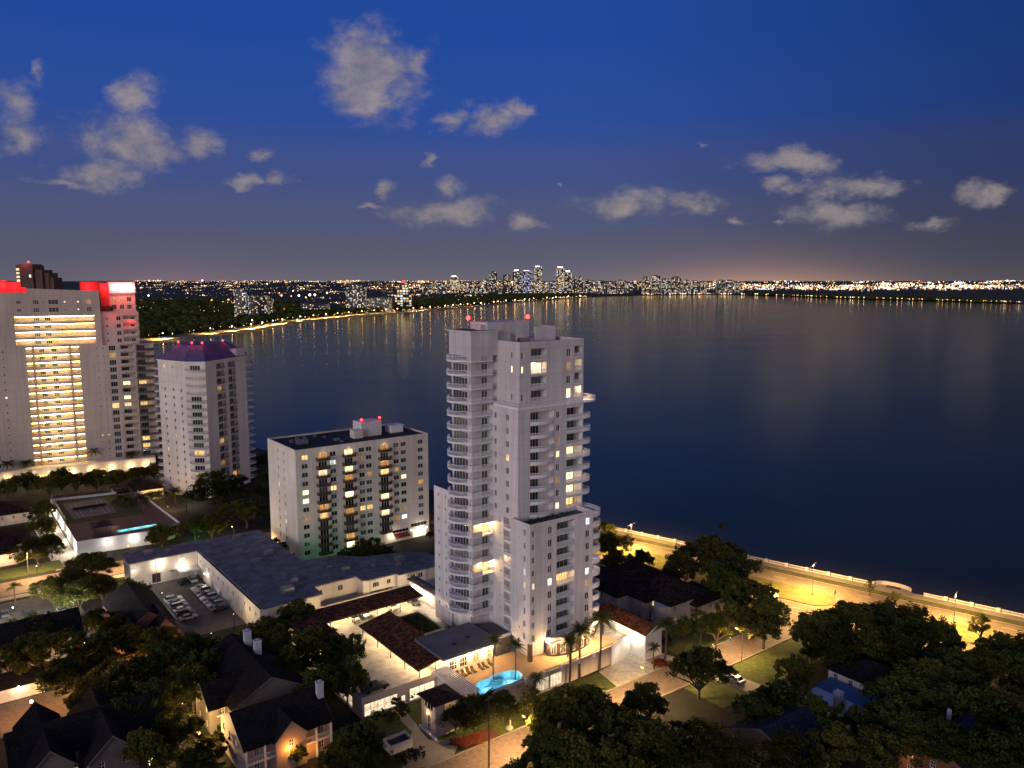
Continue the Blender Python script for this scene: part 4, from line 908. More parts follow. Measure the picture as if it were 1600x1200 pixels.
# ================================================================ parking podium with pool deck
Z0 = 4.0
P = thing('parking_podium', 'two level parking podium with brightly lit lower garage and pale upper deck', 'parking garage', W(0, 0), GA)
outer = [(-43, .9), (-25, .9), (-25, -13.2), (2, -12.9), (15.5, -12.4), (23.6, -10.4), (30, -6), (24, 30), (8.6, 50.6), (-30, 50.6), (-43, 50.6)]
pool = [(-22.6, -11.0), (-20.6, -7.6), (-18.6, -6.6), (-16.6, -6.9), (-14.6, -6.3), (-12.6, -6.4), (-10.6, -6.9), (-9.4, -8.2), (-9.6, -10), (-11.2, -11.4), (-14, -11.9), (-18, -12.0), (-21.4, -12.1)]
wm = MB()
for i, p in enumerate(outer):
    q = outer[(i + 1) % len(outer)]; u, n, L = edge(p, q)
    f = Face(P, p, u, n, L, 0, 4.75 if i in (0, 10) else Z0 + .35)
    if i == 0:
        for a0, a1 in ((.6, 8.4), (11.3, 17.6)): f.win((a0 + a1) / 2, 1.75, a1 - a0, 2.8, 'lit_panel', 4, 1, 'trim_white', 'garage_opening', .3)
        f.win(9.8, 1.2, 1.1, 2.1, 'lit_panel', 0, 0, 'trim_white', 'garage_door', .3)
    if i == 2:
        for a0, a1 in ((16.4, 20.6), (20.9, 24.4)): f.win((a0 + a1) / 2, 1.9, a1 - a0, 3.0, 'lit_panel', 3, 1, 'trim_white', 'garage_opening', .3)
    if i == 10:
        for k in range(5): f.win(6 + 9 * k, 1.9, 6.5, 2.6, 'lit_panel', 3, 1, 'trim_white', 'garage_opening', .3)
    f.wall(wm)
wm.build('wall', 'beige_stucco', P)
MB().sheet(outer, [pool], Z0).build('deck', 'deck_concrete', P)
mb = MB().sheet([(-24.4, -12.6), (2, -12.5), (19, -11.8), (19, -7), (-5, -.2), (-10, .2), (-24.4, -.9)], [pool], Z0 + .012)
mb.build('pool_terrace', 'pool_paving', P)
mb = MB()
for p, q in zip(outer[1:5], outer[2:6]): mb.tube((*p, Z0 + .5), (*q, Z0 + .5), .14, 4)
mb.build('coping', 'trim_white', P)
for x in (-21, -16, -11, -6, -1, 4, 9): MB().box(x - .35, x + .35, -13.35, -12.6, 3.8, 5.0).build('pillar', 'trim_white', P)
place('fence_rail', rail_mesh([(-24.8, -13.1), (2, -12.8), (15.5, -12.3)], .7, 'rail_dark', .3), P, (0, 0, 4.35))
U = thing('swimming_pool', 'bright blue freeform swimming pool glowing on the terrace below the stepped tower', 'swimming pool', W(-16, -9, Z0), GA)
pl2 = [(a + 16, b + 9) for a, b in pool]
mb = MB()
for p, q in zip(pl2, pl2[1:] + pl2[:1]): mb.poly([(*p, 0.02), (*q, 0.02), (*q, -1.5), (*p, -1.5)])
mb.sheet(pl2, [], -1.5); mb.build('basin', 'pool_tile', U)
mb = MB()
cx, cy = 1.6, 1.6
for k in range(3):
    r = 2.2 - .55 * k; mb.prism([(cx + r * math.cos(PI + PI * i / 12), 2.62 + r * math.sin(PI + PI * i / 12)) for i in range(13)], -1.48 + .3 * k, -1.2 + .3 * k)
mb.build('steps', 'pool_tile', U)
MB().sheet(pl2, [], -.16).build('water_surface', 'pool_water', U)
mb = MB()
for p, q in zip(pl2, pl2[1:] + pl2[:1]): mb.tube((*p, .05), (*q, .05), .17, 5)
mb.build('coping', 'trim_white', U)
for x, y in ((-4.4, -1.6), (-2, .6), (1, -1.6), (4, .6), (5.4, -1)): lamp((x, y, -.75), 130, (.55, .9, 1), .2, U)
# pool house with flat grey roof
H_ = thing('pool_house', 'single storey pool house with wide flat grey roof facing the terrace', 'pool house', W(0, 0), GA)
f = Face(H_, (-23.4, 0), Rr, nR, 13.2, 4.02, 8.0); w = MB()
for a in (2.2, 4.9): f.win(a, 5.7, 1.9, 2.2, 'glass_grey', 2, 1)
for a, pn in ((8.2, 'lit_warm'), (10.4, 'lit_bright'), (12.2, 'lit_warm')): f.win(a, 5.7, 1.5, 2.0, pn, 1, 1)
f.wall(w); w.poly([(-23.4, 0, 4.02), (-23.4, 10.4, 4.02), (-23.4, 10.4, 8), (-23.4, 0, 8)]); w.poly([(-10.2, 0, 4.02), (-10.2, 10.4, 4.02), (-10.2, 10.4, 8), (-10.2, 0, 8)]); w.poly([(-23.4, 10.4, 4.02), (-10.2, 10.4, 4.02), (-10.2, 10.4, 8), (-23.4, 10.4, 8)])
w.build('wall', 'cream_stucco', H_)
MB().box(-24.5, -9.4, -1.1, 11.2, 8.0, 8.4).box(-24.5, -9.4, -1.1, -.95, 8.4, 8.62).box(-24.5, -24.35, -.95, 11.05, 8.4, 8.62).box(-9.55, -9.4, -.95, 11.05, 8.4, 8.62).box(-24.5, -9.4, 11.05, 11.2, 8.4, 8.62).build('roof', 'roof_flat', H_)
MB().box(-19, -18.2, 3.5, 4.1, 8.4, 8.7).box(-14.5, -13.6, 4.6, 5.2, 8.4, 8.65).build('roof_vent', 'metal_dark', H_)
for x in (-23.9, -20.2, -17, -13.4, -10.4):
    MB().box(x - .1, x + .1, -.3, -.02, 7.3, 7.5).ball((x, -.25, 7.2), .14).build('wall_lamp', 'bulb_warm', H_); lamp((x, -.9, 7.0), 800, (1, .64, .28), .12, H_)
# dark planted patio between pool house and tower
mb = MB().prism([(-9.2, .4), (-5.1, .4), (-5.1, 8.8), (-9.2, 10.8)], 4.02, 8.1); w = mb.build('patio_block', 'roof_patio', None, W(0, 0), GA)
tag(w, 'dark raised patio between the pool house roof and the stepped tower', 'patio')
place('parapet', rail_mesh([(-9.2, .4), (-5.1, .4)], .7, 'lavender_stucco', .3, .65), w, (0, 0, 8.1))
# curved white planter wall round the foot of the balconies
pts = [(-9.3, 8.6), (-10.2, 10.4), (-12.4, 13), (-12.8, 16), (-12, 18.4)]
mb = MB()
for p, q in zip(pts, pts[1:]): mb.tube((*p, 5.0), (*q, 5.0), .16, 4); mb.poly([(*p, 4), (*q, 4), (*q, 5.1), (*p, 5.1)]); mb.poly([(p[0] + .3, p[1] + .1, 4), (q[0] + .3, q[1] + .1, 4), (q[0] + .3, q[1] + .1, 5.1), (p[0] + .3, p[1] + .1, 5.1)])
pw = tag(mb.build('planter', 'white_paint', None, W(0, 0), GA), 'curved white planter wall hugging the foot of the stepped tower', 'planter')
mb = MB()
for i in range(160):
    t = random.random() * 3.99; i0 = int(t); t -= i0; x = pts[i0][0] + (pts[i0 + 1][0] - pts[i0][0]) * t + random.uniform(.4, 1.6); y = pts[i0][1] + (pts[i0 + 1][1] - pts[i0][1]) * t + random.uniform(0, .6); z = 4.9 + random.random() * .5; a = random.random() * 6.3; r = .22
    mb.poly([(x + r * math.cos(a), y + r * math.sin(a), z), (x - r * math.sin(a), y + r * math.cos(a), z + r), (x - r * math.cos(a), y - r * math.sin(a), z)])
mb.build('planting', 'leaf_dark', pw)
# one storey annexe with roof terrace beside the tower foot
X = thing('annexe', 'low annexe with dark roof terrace tucked against the rear foot of the stepped tower', 'annexe', W(0, 0), GA)
MB().prism([(-6.4, 45.2), (-6.4, 28), (-8.6, 22), (-9.6, 19.5), (-4, 19.5), (-4, 45.2)], 4.02, 7.9).build('wall', 'beige_stucco', X)
MB().prism([(-6.9, 45.6), (-6.9, 28), (-9.1, 22), (-10.0, 19.1), (-3.8, 19.1), (-3.8, 45.6)], 7.92, 8.25).build('roof', 'roof_patio', X)
place('railing', rail_mesh([(-3.9, 45.5), (-6.8, 45.5), (-6.8, 28)], 1.1, 'rail_dark', .5), X, (0, 0, 8.25))
for y in (42, 35, 28): lamp((-7.6, y, 6.8), 750, WHITE, .15, X)
for y in (42, 35, 28): MB().box(-7.3, -6.92, y - .15, y + .15, 7.1, 7.3).build('wall_lamp', 'bulb_warm', X)
# tile roofed carports on slim posts
def carport(label, a0, a1, b0, b1, zl, zh, axis, posts):
    c = thing('carport', label, 'carport', W(0, 0), GA, 'tile roofed carports on the parking deck')
    zz = lambda a, b: zl + (zh - zl) * ((a - a0) / (a1 - a0) if axis == 'a' else (b - b0) / (b1 - b0))
    mb = MB(); q = [(a0, b0), (a1, b0), (a1, b1), (a0, b1)]
    mb.poly([(*p, zz(*p)) for p in q]); mb.poly([(*p, zz(*p) - .3) for p in q], 1)
    for p, r in zip(q, q[1:] + q[:1]): mb.poly([(*p, zz(*p) - .3), (*r, zz(*r) - .3), (*r, zz(*r)), (*p, zz(*p))], 2)
    mb.build('roof', ['clay_tiles', 'white_paint', 'wood_dark'], c)
    for a, b in posts: MB().tube((a, b, Z0), (a, b, zz(a, b) - .32), .09, 6).build('post', 'metal_dark', c)
    return c
c = carport('long tile roofed carport across the rear of the parking deck', -36, -7.8, 35.2, 42.6, 6.9, 7.5, 'b', [(a, b) for a in (-34, -27.5, -21, -14.5, -8.8) for b in (35.9, 41.8)])
for a in (-33, -28, -23, -18, -13, -9.5):
    MB().box(a - .6, a + .6, 38.9, 39.1, 6.72, 6.8).build('ceiling_light', 'bulb_warm', c); lamp((a, 39, 6.5), 1400, WARM, .2, c)
c = carport('short tile roofed carport leg behind the trees on the left of the deck', -43, -36.05, 26, 42.6, 6.9, 7.4, 'a', [(a, b) for a in (-42, -37) for b in (27, 34, 41)])
for b in (29, 36): MB().box(-40, -39.8, b - .6, b + .6, 6.6, 6.68).build('ceiling_light', 'bulb_warm', c); lamp((-39.5, b, 6.4), 1300, WARM, .2, c)
c = carport('dark tile roofed carport in the middle of the parking deck', -29.6, -21.2, .9, 29.3, 6.7, 8.3, 'a', [(-28.9, b) for b in (1.6, 8, 14.5, 21, 28.5)] + [(-24.8, b) for b in (1.6, 8, 14.5, 21, 28.5)])
for b in (4, 9.5, 15, 20.5, 26): MB().box(-26.6, -26.4, b - .6, b + .6, 6.85, 6.92).build('ceiling_light', 'bulb_warm', c); lamp((-26.6, b, 6.6), 1650, WARM, .2, c)
c.children[0].data.materials[0] = M['dark_tiles']
pl_ = thing('roof_planter', 'raised rectangular planter of dark shrubs beside the middle carport', 'planter', W(0, 0), GA)
mb = MB()
for q in ((-21.1, -14.4, 14.2, 14.5), (-21.1, -14.4, 26.2, 26.5), (-21.1, -20.8, 14.5, 26.2), (-14.7, -14.4, 14.5, 26.2)): mb.box(*q, 4.02, 7.4)
mb.build('wall', 'concrete', pl_); MB().box(-20.8, -14.7, 14.5, 26.2, 6.0, 6.9).build('bed', 'soil', pl_)
mb = MB()
for i in range(1500):
    x, y = random.uniform(-20.6, -14.9), random.uniform(14.7, 26); z = 6.9 + .9 * random.random() * (.5 + .5 * math.sin(x * 2.1) * math.sin(y * 1.3)); a = random.random() * 6.3; r = .2
    mb.poly([(x + r * math.cos(a), y + r * math.sin(a), z), (x - r * math.sin(a), y + r * math.cos(a), z + r * .7), (x - r * math.cos(a), y - r * math.sin(a), z), (x + r * math.sin(a), y - r * math.cos(a), z - r * .3)])
mb.build('planting', 'leaf_oak', pl_)
# gatehouse and pergola
g = thing('gatehouse', 'small stone gatehouse with hipped dark tile roof at the street gate', 'gatehouse', W(0, 0), GA)
f = Face(g, (-34.3, -13.8), Rr, nR, 5.4, 0, 6.9); w = MB(); f.win(3.5, 5.7, 3.0, 1.5, 'lit_dim', 1); f.wall(w)
f = Face(g, (-34.3, -8.4), (0, -1), nL, 5.4, 0, 6.9); f.win(2.7, 2.0, 1.3, 3.4, 'glass_grey', 1, 1, 'trim_white', 'door'); f.win(2.7, 5.6, 3.4, 1.3, 'glass_dark', 2); f.wall(w)
w.poly([(-28.9, -13.8, 0), (-28.9, -8.4, 0), (-28.9, -8.4, 6.9), (-28.9, -13.8, 6.9)]); w.poly([(-34.3, -8.4, 0), (-28.9, -8.4, 0), (-28.9, -8.4, 6.9), (-34.3, -8.4, 6.9)])
w.build('wall', 'beige_stucco', g)
def hip(mb, a0, a1, b0, b1, z, h, m=0, over=.6, t=.25):
    a0 -= over; a1 += over; b0 -= over; b1 += over; w, d = a1 - a0, b1 - b0
    if w >= d: r0, r1 = (a0 + d / 2, (b0 + b1) / 2), (a1 - d / 2, (b0 + b1) / 2)
    else: r0, r1 = ((a0 + a1) / 2, b0 + w / 2), ((a0 + a1) / 2, b1 - w / 2)
    R0, R1 = (*r0, z + h), (*r1, z + h); c = [(a0, b0, z), (a1, b0, z), (a1, b1, z), (a0, b1, z)]
    if w >= d: fs_ = [[c[0], c[1], R1, R0], [c[1], c[2], R1], [c[2], c[3], R0, R1], [c[3], c[0], R0]]
    else: fs_ = [[c[0], c[1], R0], [c[1], c[2], R1, R0], [c[2], c[3], R1], [c[3], c[0], R0, R1]]
    for q in fs_: mb.poly(q, m)
    mb.box(a0, a1, b0, b1, z - t, z - .01, m)
    return mb
def gable(mb, a0, a1, b0, b1, z, h, axis, m=0, mw=1, over=.5):
    """gable roof: ridge along axis; the gable ends get wall triangles"""
    if axis == 'a':
        y = (b0 + b1) / 2; e = (b1 - b0) / 2 + over; k = h / ((b1 - b0) / 2); zl = z - over * k
        for s_ in (-1, 1):
            for dz in (0, -.2): mb.poly([(a0 - over, y + s_ * e, zl + dz), (a1 + over, y + s_ * e, zl + dz), (a1 + over, y, z + h + dz), (a0 - over, y, z + h + dz)], m)
        for x in (a0, a1): mb.poly([(x, b0, z - .02), (x, b1, z - .02), (x, y, z + h - .22)], mw)
        for x in (a0 - over, a1 + over):
            for s_ in (-1, 1): mb.poly([(x, y + s_ * e, zl - .25), (x, y + s_ * e, zl + .03), (x, y, z + h + .03), (x, y, z + h - .25)], mw)
    else:
        x = (a0 + a1) / 2; e = (a1 - a0) / 2 + over; k = h / ((a1 - a0) / 2); zl = z - over * k
        for s_ in (-1, 1):
            for dz in (0, -.2): mb.poly([(x + s_ * e, b0 - over, zl + dz), (x + s_ * e, b1 + over, zl + dz), (x, b1 + over, z + h + dz), (x, b0 - over, z + h + dz)], m)
        for y in (b0, b1): mb.poly([(a0, y, z - .02), (a1, y, z - .02), (x, y, z + h - .22)], mw)
        for y in (b0 - over, b1 + over):
            for s_ in (-1, 1): mb.poly([(x + s_ * e, y, zl - .25), (x + s_ * e, y, zl + .03), (x, y, z + h + .03), (x, y, z + h - .25)], mw)
    return mb
hip(MB(), -34.3, -28.9, -13.8, -8.4, 7.1, 1.3).build('roof', 'dark_tiles', g)
MB().box(-34.6, -34.34, -11.3, -10.9, 3.9, 4.3).build('wall_lamp', 'bulb_warm', g); lamp((-35.2, -11.1, 4.2), 130, WARM, .1, g); lamp((-30.5, -12.2, 6.3), 60, WARM, .1, g)
MB().box(-34.9, -34.5, -14.6, -8.2, 0, .5).build('plinth', 'trim_white', g)
pg = thing('pergola', 'white slatted pergola between the gatehouse and the pool', 'pergola', W(0, 0), GA)
for i in range(9): x = -28.0 + .48 * i; MB().box(x, x + .14, -14.0, -1.6, 7.0, 7.22).build('slat', 'trim_white', pg)
for y in (-13.2, -7.6, -2.2): MB().box(-28.2, -23.7, y, y + .18, 6.75, 6.98).build('beam', 'trim_white', pg)
for y in (-13.1, -2.1): MB().box(-24.2, -23.95, y - .1, y + .15, 4.02, 6.75).build('post', 'trim_white', pg)
lamp((-25.6, -6, 6.3), 170, WARM, .12, pg)
# sun loungers along the pool house and lit terrace chairs
def lounger():
    t = thing('sun_lounger', 'low dark sun lounger in the row outside the pool house windows', 'sun lounger', group='sun loungers by the pool house')
    MB().box(-.35, .35, -1.0, .4, .25, .38).build('seat', 'wood_dark', t)
    MB().poly([(-.35, .4, .38), (.35, .4, .38), (.35, 1.0, .95), (-.35, 1.0, .95)]).poly([(-.35, .46, .3), (.35, .46, .3), (.35, 1.06, .88), (-.35, 1.06, .88)]).build('backrest', 'wood_dark', t)
    for x in (-.3, .3):
        for y in (-.9, .3): MB().box(x - .04, x + .04, y - .04, y + .04, 0, .25).build('leg', 'metal_dark', t)
    return t
l0 = lounger(); l0.location = W(-22.4, -1.9, 4.02); l0.rotation_euler = (0, 0, GA + .15)
for a in (-21.2, -20.0, -18.6, -17.4, -15.4, -14.2, -12.6): dup(l0, W(a, -1.9 - random.random() * .5, 4.02), GA + random.uniform(-.2, .2))
# ================================================================ houses
def house(name, label, vols, roofm='shingles', wallm='trim_white', cat='house', wins=True):
    """vols: (a0,a1,b0,b1,eave,rise,kind) in the street grid"""
    h = thing(name, label, cat, W(0, 0), GA)
    w, r = MB(), MB()
    for i, (a0, a1, b0, b1, z, ri, kind) in enumerate(vols):
        z -= i * .006
        for (o_, u, n, L) in (((a0, b0), Rr, nR, a1 - a0), ((a0, b1), (0, -1), nL, b1 - b0)):
            f = Face(h, o_, u, n, L, 0, z)
            if wins:
                k = int(L // 3.4)
                for j in range(k):
                    x = L * (j + .5) / k
                    f.win(x, z - 1.5, 1.0, 1.4, pick(.06), 1, 1)
                    if z > 5: f.win(x, z - 4.4, 1.0, 1.5, pick(.08), 1, 1)
            f.wall(w)
        w.poly([(a1, b0, 0), (a1, b1, 0), (a1, b1, z), (a1, b0, z)]); w.poly([(a0, b1, 0), (a1, b1, 0), (a1, b1, z), (a0, b1, z)])
        if kind == 'hip': hip(r, a0, a1, b0, b1, z, ri)
        else: gable(r, a0, a1, b0, b1, z, ri, kind, 0, 1)
    w.build('wall', wallm, h);
    ro = r.build('roof', [roofm, wallm], h)
    return h, ro
def chimney(ro, a, b, z0, z1, s=.55, m='chimney_white'):
    MB().box(a - s, a + s, b - s, b + s, z0, z1).box(a - s - .08, a + s + .08, b - s - .08, b + s + .08, z1, z1 + .18).box(a - .2, a + .2, b - .2, b + .2, z1 + .18, z1 + .5).build('chimney', m, ro)
h, ro = house('mansion', 'sprawling cream mansion under dark hipped tile roofs behind the garage row', [(34.4, 58, 5.5, 22, 6, 3.9, 'hip'), (41.5, 57, -6.8, 10, 5.9, 3.9, 'hip'), (49.5, 62, -8.6, 3, 4.4, 2.8, 'hip'), (39, 48, -.5, 9, 5.5, 2.6, 'hip')], 'dark_tiles', 'beige_stucco')
tb = MB().prism([(41.5 - 2.6 * math.sin(PI * i / 10), -4.6 - 2.6 * math.cos(PI * i / 10)) for i in range(11)], 0, 5.6); tb.build('bay', 'beige_stucco', h)
gr = thing('garage_row', 'row of bright garage doors under a clay tile roof right of the stepped tower', 'garage', W(0, 0), GA)
f = Face(gr, (22.6, 0.6), (0, -1), nL, 16.6, 0.0, 6.6); w = MB()
for a in (3.0, 8.3, 13.6): f.win(a, 5.15, 4.2, 2.2, 'white_paint', 3, 1, 'trim_white', 'garage_door')
f.wall(w); f2 = Face(gr, (22.6, -16), Rr, nR, 5.6, 0, 6.6); f2.wall(w); w.poly([(28.2, -16, 0), (28.2, .6, 0), (28.2, .6, 6.6), (28.2, -16, 6.6)])
w.build('wall', 'white_paint', gr)
rb = MB(); rb.poly([(22.0, -16.6, 6.5), (22.0, 1, 6.5), (25.8, 1, 8.2), (25.8, -16.6, 8.2)]); rb.poly([(29, -16.6, 6.5), (29, 1, 6.5), (25.8, 1, 8.2), (25.8, -16.6, 8.2)]); rb.poly([(22.0, -16.6, 6.3), (22.0, 1, 6.3), (29, 1, 6.3), (29, -16.6, 6.3)])
for y in (-16.6, 1): rb.poly([(22, y, 6.3), (29, y, 6.3), (29, y, 6.5), (25.8, y, 8.2), (22, y, 6.5)], 1)
rb.box(21.95, 22.05, -16.6, 1, 6.25, 6.5, 1)
rb.build('roof', ['clay_tiles', 'trim_white'], gr)
for b in (-13.2, -7.8, -2.4): MB().box(22.1, 22.5, b - .15, b + .15, 6.0, 6.2).build('wall_lamp', 'bulb_warm', gr); lamp((21.0, b, 5.9), 260, WHITE, .15, gr)
gw = thing('gate_wall', 'white lit boundary wall with a lantern pillar beside the driveway', 'wall', W(0, 0), GA)
MB().prism([(14.6, -13.1), (22.3, -11.3), (22.2, -10.9), (14.5, -12.7)], 0, 5.0).build('panel', 'white_paint', gw)
MB().box(22.4, 23.2, -11.7, -10.9, 0, 5.3).box(22.3, 23.3, -11.8, -10.8, 5.3, 5.5).build('pillar', 'white_paint', gw)
MB().box(22.6, 23.0, -12.15, -11.72, 4.5, 5.0).ball((22.75, -12.0, 4.4), .22).build('lantern', 'bulb_white', gw)
lamp((22.0, -13.0, 4.3), 420, WHITE, .15, gw); lamp((17.0, -14.2, 3.0), 130, WHITE, .15, gw)
h, ro = house('shuttered_house', 'two storey house, dark gabled roof, orange lit porch and one white chimney', [(-69, -52.5, -5.4, 8.6, 6.6, 3.9, 'a'), (-63.6, -57.8, -6.2, 1.6, 6.6, 2.9, 'b')], 'shingles', 'tan_siding')
chimney(ro, -52.6, -.6, 7, 12, .6)
MB().box(-69.0, -52.5, -5.75, -5.42, 3.2, 3.5).build('floor_band', 'trim_white', h)
for a in (-68.85, -65.5, -62.2, -58.9, -55.6, -52.65): MB().box(a - .16, a + .16, -5.8, -5.42, 0, 3.2).box(a - .16, a + .16, -5.8, -5.42, 3.5, 6.2).build('porch_post', 'trim_white', h)
place('porch_railing', rail_mesh([(-69, -5.7), (-52.5, -5.7)], 1.0, 'trim_white', .25), h, (0, 0, 3.5))
MB().box(-61.3, -61.1, -6.1, -5.8, 4.5, 4.6).ball((-61.2, -6.2, 4.35), .3).build('porch_lamp', 'bulb_sodium', h); lamp((-61.2, -7.1, 4.3), 650, (1, .36, .06), .2, h); lamp((-57, -7.1, 2.2), 260, (1, .4, .08), .2, h)
h, ro = house('chimney_house', 'dark roofed house with two white chimneys beneath the trees', [(-66, -50.5, 10.5, 35, 6.2, 4.2, 'b'), (-69.5, -60, 14, 24, 5.8, 3.2, 'a')], 'shingles', 'dim_siding')
chimney(ro, -56.5, 29.5, 8, 12.6, .7); chimney(ro, -56.0, 24.6, 8, 12.0, .7)
h, ro = house('twin_gable_house', 'slate roofed house with two lit brick gables in the trees', [(-76, -64.5, 60, 84, 6.6, 3.6, 'b'), (-70.5, -64.8, 55, 66, 6.4, 3.2, 'b'), (-76.5, -71.5, 56, 66, 6.0, 2.8, 'b')], 'shingles', 'brick_wall')
lamp(W(-65.5, 52.5, 4.5), 45, (1, .5, .2), .15); lamp(W(-72, 53.5, 3.5), 25, (1, .5, .2), .15)
h, ro = house('rambling_house', 'big dark many-gabled house filling the lower left corner', [(-103, -80, 14, 25, 6.2, 3.8, 'a'), (-101, -94, 10, 29.5, 6.0, 3.4, 'b'), (-92, -84, 8, 28.5, 6.0, 3.8, 'b'), (-84, -79, 10, 22, 5.4, 2.6, 'a')], 'shingles', 'dim_siding')
h, ro = house('double_garage', 'small garage with lit white doors facing a brick forecourt', [(-104, -93.6, 53.4, 60, 3.4, 1.8, 'a')], 'shingles', 'trim_white', 'garage', False)
for a, w_ in ((-98.2, 4.2), (-101.9, 2.6)): place('garage_door', win_mesh(w_, 2.5, 'white_paint', 'trim_white', 3, 1), h, (a, 53.3, 1.3), 0)
MB().box(-98.6, -98.2, 52.6, 52.9, 2.9, 3.1).build('wall_lamp', 'bulb_white', h); lamp((-98.2, 52.0, 2.9), 210, WHITE, .12, h)
h, ro = house('garden_house', 'dark roofed house half hidden by trees at the left edge', [(-106, -83.5, 69, 82, 6.2, 3.2, 'a')], 'shingles', 'beige_stucco')
h, ro = house('blue_roof_house', 'house with a pale blue flat wing and white clerestory wall among dark trees', [(44.2, 56, -64, -50.2, 5.6, 2.4, 'hip')], 'shingles', 'white_paint')
w = MB().box(33.6, 44, -63.6, -51.2, 0, 3.5); w.build('wing_wall', 'white_paint', h)
MB().poly([(33.2, -64, 3.3), (44.1, -64, 3.75), (44.1, -50.8, 3.75), (33.2, -50.8, 3.3)]).build('wing_roof', 'blue_metal', h)
chimney(ro, 34.4, -58.4, 0, 6.6, .75)
h, ro = house('hedged_house', 'house with long blue-black roof in the trees at the bottom edge', [(8, 21, -66, -52, 5.4, 3.0, 'a')], 'shingles_blue', 'dim_siding')
h, ro = house('corner_house', 'dark house with slim white flue at the bottom right corner', [(29, 43, -86, -74, 5.4, 3.2, 'a')], 'shingles_blue', 'brick_wall')
MB().box(38.2, 38.8, -78.4, -77.8, 7, 10.4).build('flue', 'chimney_white', ro); lamp(W(27.5, -75.5, 2.6), 60, (1, .45, .15), .15)
h, ro = house('tile_roof_lodge', 'long low building with dark tile roof and lit eaves at the far left', [(-112, -80.4, 200, 216, 4.2, 3.2, 'hip')], 'dark_tiles', 'beige_stucco', 'lodge')
lamp(W(-86, 197, 3.4), 160, WARM, .15)
h, ro = house('arcade_lodge', 'low dark roofed building with glowing arcade beside the left driveway', [(-120, -84.6, 158, 178, 4.6, 3.4, 'hip'), (-100, -89.4, 150.5, 158, 4.2, 1.8, 'hip')], 'dark_tiles', 'cream_stucco', 'lodge')
for a in (-98, -95, -91.5): lamp(W(a, 148.6, 2.6), 420, (1, .6, .25), .12)
h, ro = house('clubhouse', 'brown hip roofed clubhouse with amber lit windows between the court and the hip roofed tower', [(-49, -32, 205, 219, 4.6, 3.4, 'hip')], 'dark_tiles', 'cream_stucco', 'clubhouse')
for a in (-46, -42, -38, -34.5): lamp(W(a, 202.6, 3.3), 420, (1, .56, .18), .12)
# raised recreation deck with court and lap pool
dk = thing('recreation_deck', 'raised walled recreation deck with brown paving and white lit side wall', 'deck', W(0, 0), GA)
lap = [(-59.5, 152.2), (-46.5, 152.2), (-46.5, 155.0), (-59.5, 155.0)]
pts = [(-72.8, 147.4), (-47.6, 144.8), (-40, 149), (-42, 206), (-72.2, 211)]
w = MB()
for p, q in zip(pts, pts[1:] + pts[:1]): w.poly([(*p, 0), (*q, 0), (*q, 4.7), (*p, 4.7)]); w.tube((*p, 4.72), (*q, 4.72), .14, 4)
w.build('wall', 'white_paint', dk)
MB().sheet(pts, [lap], 3.9).build('paving', 'red_clay', dk)
MB().sheet([(-72.6, 173), (-47, 171), (-45, 205.6), (-72, 210)], [], 3.93).build('turf', 'lawn', dk)
MB().poly([(-69, 179, 3.96), (-54.5, 179, 3.96), (-54.5, 204, 3.96), (-69, 204, 3.96)]).build('court', 'court_grey', dk)
mb = MB()
for q in ((-67, -66.9, 181, 202), (-56.6, -56.5, 181, 202), (-67, -56.5, 181, 181.1), (-67, -56.5, 201.9, 202), (-65.5, -65.4, 181, 202), (-58.1, -58, 181, 202), (-65.4, -58.1, 186, 186.1), (-65.4, -58.1, 197, 197.1), (-61.8, -61.7, 186.1, 197)): mb.poly([(q[0], q[2], 3.99), (q[1], q[2], 3.99), (q[1], q[3], 3.99), (q[0], q[3], 3.99)])
mb.build('court_lines', 'lane_paint', dk)
MB().box(-67.4, -56.1, 191.5, 191.56, 4.0, 4.95).build('net', 'metal_dark', dk)
place('fence', rail_mesh([(-72.4, 173.2), (-72, 210), (-45, 205.8), (-46.6, 171.4)], 2.6, 'metal_grey', 1.4), dk, (0, 0, 3.95))
for b in (150, 166, 182, 200): MB().box(-73.3, -72.85, b - .15, b + .15, 3.3, 3.5).ball((-73.2, b, 3.2), .2).build('wall_lamp', 'bulb_white', dk); lamp((-74.0, b, 3.1), 2200, WHITE, .15, dk)
for a in (-64, -56): MB().box(a - .15, a + .15, 145.3, 145.75, 3.3, 3.5).ball((a, 145.4, 3.2), .26).build('wall_lamp', 'bulb_white', dk); lamp((a, 144.2, 3.1), 330, COOL, .15, dk)
lp = thing('lap_pool', 'long turquoise lap pool on the raised recreation deck at left', 'swimming pool', W(-53, 153.6, 3.9), GA)
l2 = [(a + 53, b - 153.6) for a, b in lap]; mb = MB()
for p, q in zip(l2, l2[1:] + l2[:1]): mb.poly([(*p, .01), (*q, .01), (*q, -1.2), (*p, -1.2)])
mb.sheet(l2, [], -1.2); mb.build('basin', 'pool_tile', lp); MB().sheet(l2, [], -.12).build('water_surface', 'pool_water', lp)
mb = MB()
for p, q in zip(l2, l2[1:] + l2[:1]): mb.tube((*p, .05), (*q, .05), .15, 4)
mb.build('coping', 'trim_white', lp)
for x in (-4, 0, 4): lamp((x, 0, -.6), 190, (.45, 1, .95), .15, lp)
sh = thing('spa_pavilion', 'dark little pavilion and planting at the end of the lap pool', 'pavilion', W(-63.5, 158, 3.9), GA)
hip(MB(), -2.6, 2.6, -3, 3, 2.6, 1.0).build('roof', 'roof_dark', sh)
for x in (-2.4, 2.4):
    for y in (-2.8, 2.8): MB().box(x - .1, x + .1, y - .1, y + .1, 0, 2.4).build('post', 'wood_dark', sh)
lamp((3.4, 3.4, 1.6), 60, (.7, .8, 1), .1, sh); lamp((4.2, 1.4, 1.2), 60, WARM, .1, sh)
